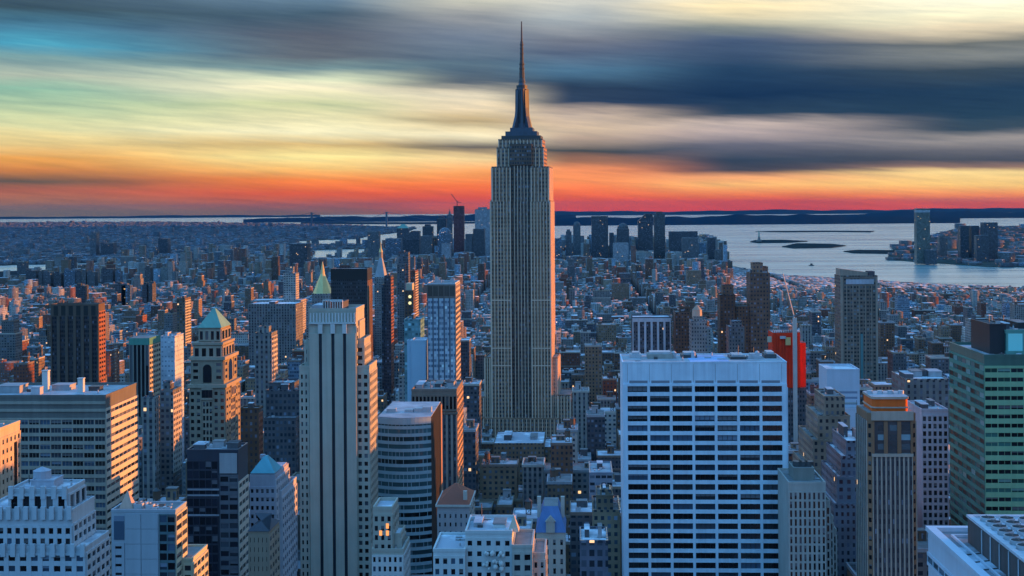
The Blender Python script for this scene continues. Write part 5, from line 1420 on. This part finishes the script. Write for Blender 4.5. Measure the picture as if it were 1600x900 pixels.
# ------------------------------------------------------------------ the block grid of ordinary buildings
AV = [-1950 + 0, -1750, -1550, -1350, -1150, -960, -760, -550, -400, -262, -108, 172, 440, 690, 940, 1190, 1440, 1690]
g0 = np.random.default_rng(5)
FACM = [('brown brick', F_BROWN, .17), ('tan brick', F_TAN, .22), ('red brick', F_RED, .10), ('grey stone', F_GREY, .16), ('pale stone', F_PALE, .13), ('ribbed stone', F_VERT, .10), ('blue glass', F_BLUE, .05), ('dark', F_DARK, .07)]
pr = np.array([f[2] for f in FACM]); pr = pr / pr.sum()
def hud_x(Y):   # Manhattan's west shore
    pts = [(0, 3000)] + [(p[1], p[0]) for p in HUDSON]
    pts.sort(); return np.interp(Y, [p[0] for p in pts], [p[1] for p in pts])
TIPW = [(p[1], p[0]) for p in TIP]
def in_city(x, y):
    if y < 500: return False
    if x > hud_x(y) - 40: return False
    px = 900 + x / y * FPX
    lim = np.interp(px, [-200, 0, 200, 380, 480, 560, 585, 640, 760, 1100, 1130], [433, 425, 418, 408, 405.5, 404, 395, 389, 387, 394, 412])
    return (324 + 260 / y * FPX) > lim + 1.5
BLD = []   # x0,x1,y0,y1,h,material index
k = 6
while k * 80 < 7600:
    yb = k * 80.0; k += 1
    half = yb * .40 + 140
    for i in range(len(AV) - 1):
        a0, a1 = AV[i] + 14, AV[i + 1] - 14
        if a1 < -half - 60 or a0 > half - 20 + 60: continue
        for y0, y1 in ((yb + 9, yb + 39), (yb + 41, yb + 71)):
            x = a0
            while x < a1 - 9:
                far = min(1.0, yb / 4000)
                w_ = g0.choice([10, 14, 18, 23, 30, 42], p=[.2, .27, .25, .16, .08, .04])
                if x + w_ > a1 - 9: w_ = a1 - x
                x0, x1 = x, x + w_ - .3; x += w_
                cx = (x0 + x1) / 2
                if not in_city(cx, y0): continue
                if abs(cx) > half: continue
                if yb < 900: h = g0.gamma(6, 12) + 18
                elif yb < 1500: h = g0.gamma(4.5, 11) + 14
                elif yb < 2400: h = g0.gamma(4.2, 9) + 9
                elif yb < 4200: h = g0.gamma(7, 2.6) + 11 + (g0.random() < .03) * g0.uniform(12, 48)
                else: h = g0.gamma(7, 3.4) + 12 + (g0.random() < .08) * g0.uniform(20, 70)
                if 5200 < yb < 7400 and -700 < cx < 750 and g0.random() < .3: h += g0.uniform(20, 110)
                h = min(h, 70 if w_ < 14 else 112)
                d0 = g0.uniform(0, 3); e0 = g0.uniform(0, 5)
                BLD.append([x0, x1, y0 + d0 if g0.random() < .3 else y0, y1 - e0, h, int(g0.choice(len(FACM), p=pr))])
BLD = np.array(BLD)
# keep clear of named buildings and of what the photograph shows behind
keep = np.ones(len(BLD), bool)
for X0, X1, Y0, Y1 in FOOT:
    keep &= ~((BLD[:, 0] < X1 + 3) & (BLD[:, 1] > X0 - 3) & (BLD[:, 2] < Y1 + 3) & (BLD[:, 3] > Y0 - 3))
BLD = BLD[keep]
def pxa(x, y): return 900.1 + x / y * 2226.7
pl, prr = pxa(BLD[:, 0], BLD[:, 2]), pxa(BLD[:, 1], BLD[:, 2])
slope = math.tan(ROLL)
VIEW.append((484, 574, 388, 403, 7000, None))
for lo, hi, yt, yb, Y, _ in VIEW:
    ov = (pl < hi) & (prr > lo) & (BLD[:, 2] < Y)
    zmax = CAMZ - (yb - PY0 + (np.clip((pl + prr) / 2, 0, 1600) - 800) * slope) / 2222.0 * BLD[:, 2]
    j = np.random.default_rng(int(yt)).uniform(2, 9, len(BLD))
    BLD[:, 4] = np.where(ov, np.minimum(BLD[:, 4], zmax - j), BLD[:, 4])
# general roofline: ordinary buildings stay below the far plain
zmax = CAMZ - (g0.uniform(472, 560, len(BLD)) - PY0) / 2222.0 * BLD[:, 2]
BLD[:, 4] = np.where(BLD[:, 2] < 2600, np.minimum(BLD[:, 4], np.maximum(zmax, 12)), BLD[:, 4])
# nothing ordinary may hide the river
zr = CAMZ - (452 - PY0 + (pxa(BLD[:, 0], BLD[:, 2]) - 800) * slope) / 2222.0 * BLD[:, 2]
BLD[:, 4] = np.where((pl > 1130) & (BLD[:, 2] > 1500), np.minimum(BLD[:, 4], np.maximum(zr + g0.uniform(-10, 6, len(BLD)), 8)), BLD[:, 4])
BLD[:, 4] += LAND
BLD = BLD[BLD[:, 4] > 9]

# which of them show largest: a small depth buffer of fronts and roofs
order = np.argsort(BLD[:, 2])
buf = np.zeros((450, 800), bool); area = np.zeros(len(BLD))
def rect(x0, x1, y0, y1, i=None):
    x0, x1, y0, y1 = [int(round(v / 2)) for v in (x0, x1, y0, y1)]
    x0, y0 = max(0, x0), max(0, y0); x1, y1 = min(800, x1), min(450, y1)
    if x1 <= x0 or y1 <= y0: return
    if i is not None: area[i] += (~buf[y0:y1, x0:x1]).sum()
    buf[y0:y1, x0:x1] = True
ev = [(BLD[i, 2], 1, i) for i in range(len(BLD)) if BLD[i, 2] < 5000] + [(v[4], 0, v) for v in VIEW]
ev.sort(key=lambda e: e[0])
for Y, kind, v in ev:
    if kind == 0:
        rect(v[0], v[1], v[2], v[3] + 60)
    else:
        x0, x1, y0, y1, h, _ = BLD[v]
        t = 324 + (260 - h) / y0 * 2222 + (pl[v] - 800) * slope; tb = 324 + (260 - h) / y1 * 2222 + (pl[v] - 800) * slope
        bt = 324 + 257 / y0 * 2222 + (pl[v] - 800) * slope
        rect(pl[v], prr[v], tb, bt, v)
NIND = 300
big = set(np.argsort(-area)[:NIND].tolist())
big = {i for i in big if area[i] > 3}

# prototypes of rooftop parts, copied per building
WOODT = m_wall('tank_wood', (.16, .11, .08)); 
tb_ = MB(); tb_.cyl(0, 0, 1.9, 1.75, 3.2, 7.0, WOODT, 12, bottom=True); tb_.cyl(0, 0, 2.1, .2, 7.01, 8.6, MATS['steel_dark'], 12, bottom=True); TANK = tb_.mesh('water_tank')
tl = MB()
for sx in (-1.2, 1.2):
    for sy in (-1.2, 1.2): tl.bar((sx, sy, 0), (sx, sy, 3.25), .14, MATS['steel_dark'])
tl.bar((-1.2, -1.2, .3), (1.2, -1.2, 3), .08, MATS['steel_dark']); tl.bar((1.2, 1.2, .3), (-1.2, 1.2, 3), .08, MATS['steel_dark']); tl.box(-1.45, 1.45, -1.45, 1.45, 3.0, 3.19, MATS['steel_dark'], bottom=True); tl.box(-1.3, 1.3, -1.3, 1.3, .02, .16, MATS['steel_dark'], bottom=True); STAND = tl.mesh('tank_stand')
BULK = []
for m in (MATS['mech_grey'], MATS['mech_dark'], F_TAN, F_BROWN):
    q = MB(); q.box(-3, 3, -2.4, 2.4, 0, 3.4, m); q.box(-3.2, 3.2, -2.6, 2.6, 3.403, 3.7, ROOFS[1], bottom=True); q.box(1.0, 2.2, -2.46, -2.405, .1, 2.2, MATS['steel_dark'], bottom=True); BULK.append(q.mesh('bulkhead'))
q = MB(); q.box(-1.3, 1.3, -1, 1, 0, 1.5, MATS['steel_pale']); q.cyl(0, 0, .75, .75, 1.503, 1.7, MATS['steel_dark'], 10); UNITM = q.mesh('cooling_unit')
q = MB(); q.box(-.4, .4, -.4, .4, 0, 2.2, F_RED); CHIM = q.mesh('chimney')
def kid(name, me, parent, loc, rot=0.0, sc=None):
    o = bpy.data.objects.new(name, me); C.objects.link(o); o.parent = parent; o.location = loc; o.rotation_euler.z = rot
    if sc: o.scale = sc
    return o
KINDS = {0: 'brick_building', 1: 'brick_building', 2: 'brick_building', 3: 'stone_building', 4: 'stone_building', 5: 'stone_building', 6: 'glass_building', 7: 'dark_building'}
HERO = [(v[0], v[1], v[2], v[3], v[4], v[5]) for v in VIEW if v[5]]
roofw = ['snowy roof', 'grey roof', 'tarred roof', 'silver roof']
for n_, i in enumerate(sorted(big, key=lambda i: BLD[i, 2])):
    x0, x1, y0, y1, h, mi = BLD[i]; mi = int(mi); r = random.Random(i)
    word, mat, _ = FACM[mi]
    cx, cy = (x0 + x1) / 2, (y0 + y1) / 2; W, D = x1 - x0, y1 - y0
    root = empty(KINDS[mi], (cx, cy, LAND), 'x', 'building', 'ordinary buildings of the street grid')
    H = h - LAND
    rk = r.choice([0, 0, 1, 1, 2, 3, 3]); feat = []
    step = H > 45 and r.random() < .5 and W > 14
    b = MB(); hb = H * (r.uniform(.72, .9) if step else 1)
    b.box(-W / 2, W / 2, -D / 2, D / 2, 0, hb, mat); b.build('wall', root)
    tops = [(-W / 2, W / 2, -D / 2, D / 2, hb)]
    if step:
        ix, iy = r.uniform(1.5, W * .2), r.uniform(2, 5)
        b = MB(); b.box(-W / 2 + ix, W / 2 - ix, -D / 2 + iy, D / 2 - 2, hb, H, mat); b.build('upper_wall', root); tops.append((-W / 2 + ix, W / 2 - ix, -D / 2 + iy, D / 2 - 2, H))
    for (a0, a1, c0, c1, z) in tops:
        e = .4; q = MB(); q.box(a0 + e, a1 - e, c0 + e, c1 - e, z + .003, z + .1, ROOFS[rk]); q.build('roof', root)
        q = MB(); pm = r.choice([STONE, TAN, MATS['mech_grey'], MATS['mid_brown']]); o_ = .1 if r.random() < .5 else .45
        q.box(a0 - o_, a1 + o_, c0 - o_, c0 + e - .01, z - .6 + .002, z + 1.0, pm, bottom=True); q.box(a0 - o_, a1 + o_, c1 - e + .01, c1 + o_, z - .602, z + 1, pm, bottom=True)
        q.box(a0 - o_, a0 + e - .01, c0 + e - .009, c1 - e + .009, z - .601, z + .99, pm, bottom=True); q.box(a1 - e + .01, a1 + o_, c0 + e - .009, c1 - e + .009, z - .603, z + .99, pm, bottom=True)
        q.build('parapet', root)
    a0, a1, c0, c1, z = tops[-1]
    if a1 - a0 > 9: 
        bx = r.uniform(a0 + 4, a1 - 4); kid('bulkhead', r.choice(BULK), root, (bx, r.uniform(0, D / 2 - 5), z + .1), 0, (r.uniform(.7, 1.0), 1, r.uniform(.8, 1.7)))
    nt = r.choice([0, 0, 1, 1, 2]) if (mi in (0, 1, 2, 3, 4) and a1 - a0 > 10) else 0
    for t_ in range(nt):
        tk = kid('water_tank', TANK, root, (a0 + 3.2 + t_ * 4.8 if r.random() < .5 else a1 - 3.2 - t_ * 4.8, r.uniform(-D / 2 + 6, 2), z + .1)); kid('tank_stand', STAND, tk, (0, 0, 0))
    for t_ in range(r.randint(0, 3)):
        kid('cooling_unit', UNITM, root, (r.uniform(a0 + 2, a1 - 2), r.uniform(c0 + 2, c1 - 2), z + .1), r.choice([0, 1.57]), (r.uniform(.7, 1.6), r.uniform(.7, 1.4), r.uniform(.7, 1.5)))
    if mi == 2 and r.random() < .6: kid('chimney', CHIM, root, (a0 + 1.2, c1 - 1.5, z + .1))
    px = (pl[i] + prr[i]) / 2; py = proj(cx, y0, h)[1]
    best, bd = None, 1e9
    for hx0, hx1, hyt, hyb, hY, sh in HERO:
        dxp = max(0, hx0 - px, px - hx1); dyp = max(0, hyt - py, py - hyb - 30) * .7
        d_ = dxp + dyp + abs(y0 - hY) * .015
        if d_ < bd: bd, best = d_, (hx0, hx1, hY, sh)
    hx0, hx1, hY, sh = best
    rel = 'left of' if px < hx0 else 'right of' if px > hx1 else 'in front of' if y0 < hY else 'behind'
    f_ = 'with two water tanks' if nt == 2 else 'with a water tank' if nt == 1 else 'with stepped top' if step else 'with %s' % roofw[rk]
    size = 'tall ' if H > 75 else 'low ' if H < 32 else ''
    kindw = 'block' if W > 30 else 'building'
    ITEMS.append((root, '%s%s %s %s %s %s' % (size, word, kindw, f_, rel, sh), px))
groups = {}
for o, base, px in ITEMS: groups.setdefault(base, []).append((px, o))
ORD = ['first', 'second', 'third', 'fourth', 'fifth', 'sixth', 'seventh', 'eighth', 'ninth', 'tenth', 'eleventh', 'twelfth']
for base, lst in groups.items():
    lst.sort(key=lambda e: e[0])
    for q, (px, o) in enumerate(lst):
        t = base
        if len(lst) > 1: t = base.replace(' the ', ' ', 1) if False else base
        if len(lst) > 1: t = ('leftmost ' if q == 0 else 'rightmost ' if q == len(lst) - 1 else (ORD[min(q, 11)] + ' from left, ')) + base
        ws = t.split()
        o['label'] = ' '.join(ws[:16])

# all other ordinary buildings as one mass
def mass(name, arr, mats_idx, mats, roofmats, z0=0.0, seed=1):
    n = len(arr); g = np.random.default_rng(seed)
    x0, x1, y0, y1, h = [arr[:, q] for q in range(5)]
    V = np.zeros((n, 8, 3), np.float32)
    for q, (xx, yy) in enumerate(((x0, y0), (x1, y0), (x1, y1), (x0, y1))):
        V[:, q, 0] = xx; V[:, q, 1] = yy; V[:, q, 2] = z0; V[:, q + 4, 0] = xx; V[:, q + 4, 1] = yy; V[:, q + 4, 2] = h
    fq = np.array([[0, 1, 5, 4], [1, 2, 6, 5], [2, 3, 7, 6], [3, 0, 4, 7], [4, 5, 6, 7]])
    Fc = (fq[None] + (np.arange(n) * 8)[:, None, None]).reshape(-1, 4)
    W, D = x1 - x0, y1 - y0
    UV = np.zeros((n, 5, 4, 2), np.float32)
    acc = np.zeros(n)
    for q, L in enumerate((W, D, W, D)):
        UV[:, q, :, 0] = np.stack([acc, acc + L, acc + L, acc], 1); UV[:, q, 2:, 1] = h[:, None]; acc = acc + L
    me = bpy.data.meshes.new(name)
    me.vertices.add(n * 8); me.vertices.foreach_set('co', V.ravel())
    me.loops.add(n * 20); me.loops.foreach_set('vertex_index', Fc.ravel().astype(np.int32))
    me.polygons.add(n * 5); me.polygons.foreach_set('loop_start', np.arange(0, n * 20, 4, dtype=np.int32)); me.polygons.foreach_set('loop_total', np.full(n * 5, 4, np.int32))
    for m in mats + roofmats: me.materials.append(m)
    mi = np.repeat(mats_idx[:, None], 5, 1); mi[:, 4] = len(mats) + g.integers(0, len(roofmats), n)
    me.polygons.foreach_set('material_index', mi.ravel().astype(np.int32))
    l = me.uv_layers.new(name='UVMap'); l.data.foreach_set('uv', UV.ravel())
    me.update(calc_edges=True)
    o = bpy.data.objects.new(name, me); C.objects.link(o)
    tag(o, kind='stuff'); return o
rest = np.array([i not in big for i in range(len(BLD))])
RB = BLD[rest]
near = RB[RB[:, 2] < 4200]
# upper setbacks and roof sheds of the mass
sh_ = near[g0.random(len(near)) < .75]
S = sh_.copy(); W = S[:, 1] - S[:, 0]; D = S[:, 3] - S[:, 2]
fx, fy = g0.uniform(.15, .35, len(S)), g0.uniform(.3, .5, len(S))
px_ = g0.uniform(.05, .6, len(S)); S[:, 0] = sh_[:, 0] + W * px_; S[:, 1] = S[:, 0] + np.minimum(W * fx + 1.5, 8); S[:, 2] = sh_[:, 2] + D * fy; S[:, 3] = S[:, 2] + np.minimum(D * .25, 7); S[:, 4] = sh_[:, 4] + g0.uniform(2, 6, len(S))
lo2 = near[(near[:, 2] < 2600) & (g0.random(len(near)) < .8)]
S2 = lo2.copy(); W = S2[:, 1] - S2[:, 0]; D = S2[:, 3] - S2[:, 2]
S2[:, 0] = lo2[:, 0] + W * g0.uniform(.1, .75, len(S2)); S2[:, 1] = S2[:, 0] + g0.uniform(1.5, 3.2, len(S2)); S2[:, 2] = lo2[:, 2] + D * g0.uniform(.05, .25, len(S2)); S2[:, 3] = S2[:, 2] + g0.uniform(1.5, 3, len(S2)); S2[:, 4] = lo2[:, 4] + g0.uniform(1.2, 4.5, len(S2))
allb = np.concatenate([RB, S, S2, np.array([[228, 285, 540, 571, 200, 3], [300, 350, 470, 520, 150, 4]], float)])  # last rows: added unseen boxes, the taller one blocks sun from the crenellated tower
SM = [f[1] for f in FACM]
mass('city_rooftops', allb, allb[:, 5].astype(int), SM, [ROOFS[0], ROOFS[0], ROOFS[3], ROOFS[1], ROOFS[2]], LAND - 1)

# the far boroughs
def inside(poly, x, y):
    c = np.zeros(len(x), bool); n = len(poly); j = n - 1
    for i in range(n):
        xi, yi = poly[i]; xj, yj = poly[j]
        c ^= ((yi > y) != (yj > y)) & (x < (xj - xi) * (y - yi) / (yj - yi + 1e-9) + xi); j = i
    return c
FARROOF = [m_roof('far_roof_dark', (.06, .075, .09)), m_roof('far_roof_grey', (.16, .185, .21)), m_roof('far_roof_pale', (.42, .47, .54))]
def scatter(name, poly, n, seed, hs, ws, tallp, tallh, ymax=None):
    g = np.random.default_rng(seed); P_ = np.array(poly)
    # even spread in the picture-independent sense of distance: denser near
    y = P_[:, 1].min() * (P_[:, 1].max() / P_[:, 1].min()) ** g.random(n * 4)
    x = (g.random(n * 4) * 2 - 1) * .5 * y
    ok = inside(poly, x, y); x, y = x[ok][:n], y[ok][:n]
    sc = np.sqrt(np.maximum(1, y / 6000))
    w_, d_ = g.uniform(*ws, len(x)) * sc, g.uniform(*ws, len(x)) * sc
    h = g.gamma(9, hs / 9, len(x)) + 4 + (g.random(len(x)) < tallp) * g.uniform(tallh * .4, tallh, len(x))
    arr = np.stack([x - w_ / 2, x + w_ / 2, y - d_ / 2, y + d_ / 2, h], 1)
    return mass(name, arr, g.integers(0, 6, len(x)), [FD, FT, FG, FB, FD, FT], FARROOF, 2.0, seed)
scatter('far_borough_rooftops', BK, 20000, 21, 11, (12, 40), .006, 48)
scatter('river_bank_rooftops', JC, 900, 22, 12, (20, 70), .05, 40)

# ------------------------------------------------------------------ added cloud bank, unseen off to the right, that shades the far plain
def added_shade_cloud():
    r = random.Random(9); V = []; F = []; n, k = 60, 18
    for i in range(n):
        y = 4300 + 20000 * i / (n - 1); t = i / (n - 1); sc = min(1, 6 * t + .12, 6 * (1 - t) + .12)
        cz = 1150 + 120 * math.sin(i * .5); cx = 9600 + 260 * math.sin(i * .31)
        for j in range(k):
            a = 2 * math.pi * j / k; q = 1 + .22 * math.sin(i * 1.3 + j * 2.1) + .15 * math.sin(i * .7 - j * 1.3)
            V.append((cx + 700 * sc * q * math.cos(a), y, max(500, cz + 640 * sc * q * math.sin(a))))
    for i in range(n - 1):
        for j in range(k): F.append((i * k + j, i * k + (j + 1) % k, (i + 1) * k + (j + 1) % k, (i + 1) * k + j))
    F.append(tuple(range(k))[::-1]); F.append(tuple((n - 1) * k + j for j in range(k)))
    me = bpy.data.meshes.new('added_shade_cloud'); me.from_pydata(V, [], F); me.materials.append(m_wall('shade_cloud_grey', (.75, .76, .8), 1.0, .1, 0.0)); me.update()
    for p in me.polygons: p.use_smooth = True
    o = bpy.data.objects.new('added_shade_cloud', me); C.objects.link(o); tag(o, kind='structure')
added_shade_cloud()

# ------------------------------------------------------------------ the evening air
b = MB(); hz = principled('haze')[0]; nt = hz.node_tree
nt.nodes.clear(); vol = nt.nodes.new('ShaderNodeVolumePrincipled'); ou = nt.nodes.new('ShaderNodeOutputMaterial'); nt.links.new(vol.outputs[0], ou.inputs['Volume'])
vol.inputs['Color'].default_value = (.03, .19, .44, 1); vol.inputs['Density'].default_value = HAZE; vol.inputs['Anisotropy'].default_value = 0.0
b.box(-EXT * 1.02, EXT * 1.02, -3100, EXT * 1.02, -8, 470, hz, bottom=True)
if HAZE > 0:
    o = b.build('haze'); tag(o, kind='stuff')
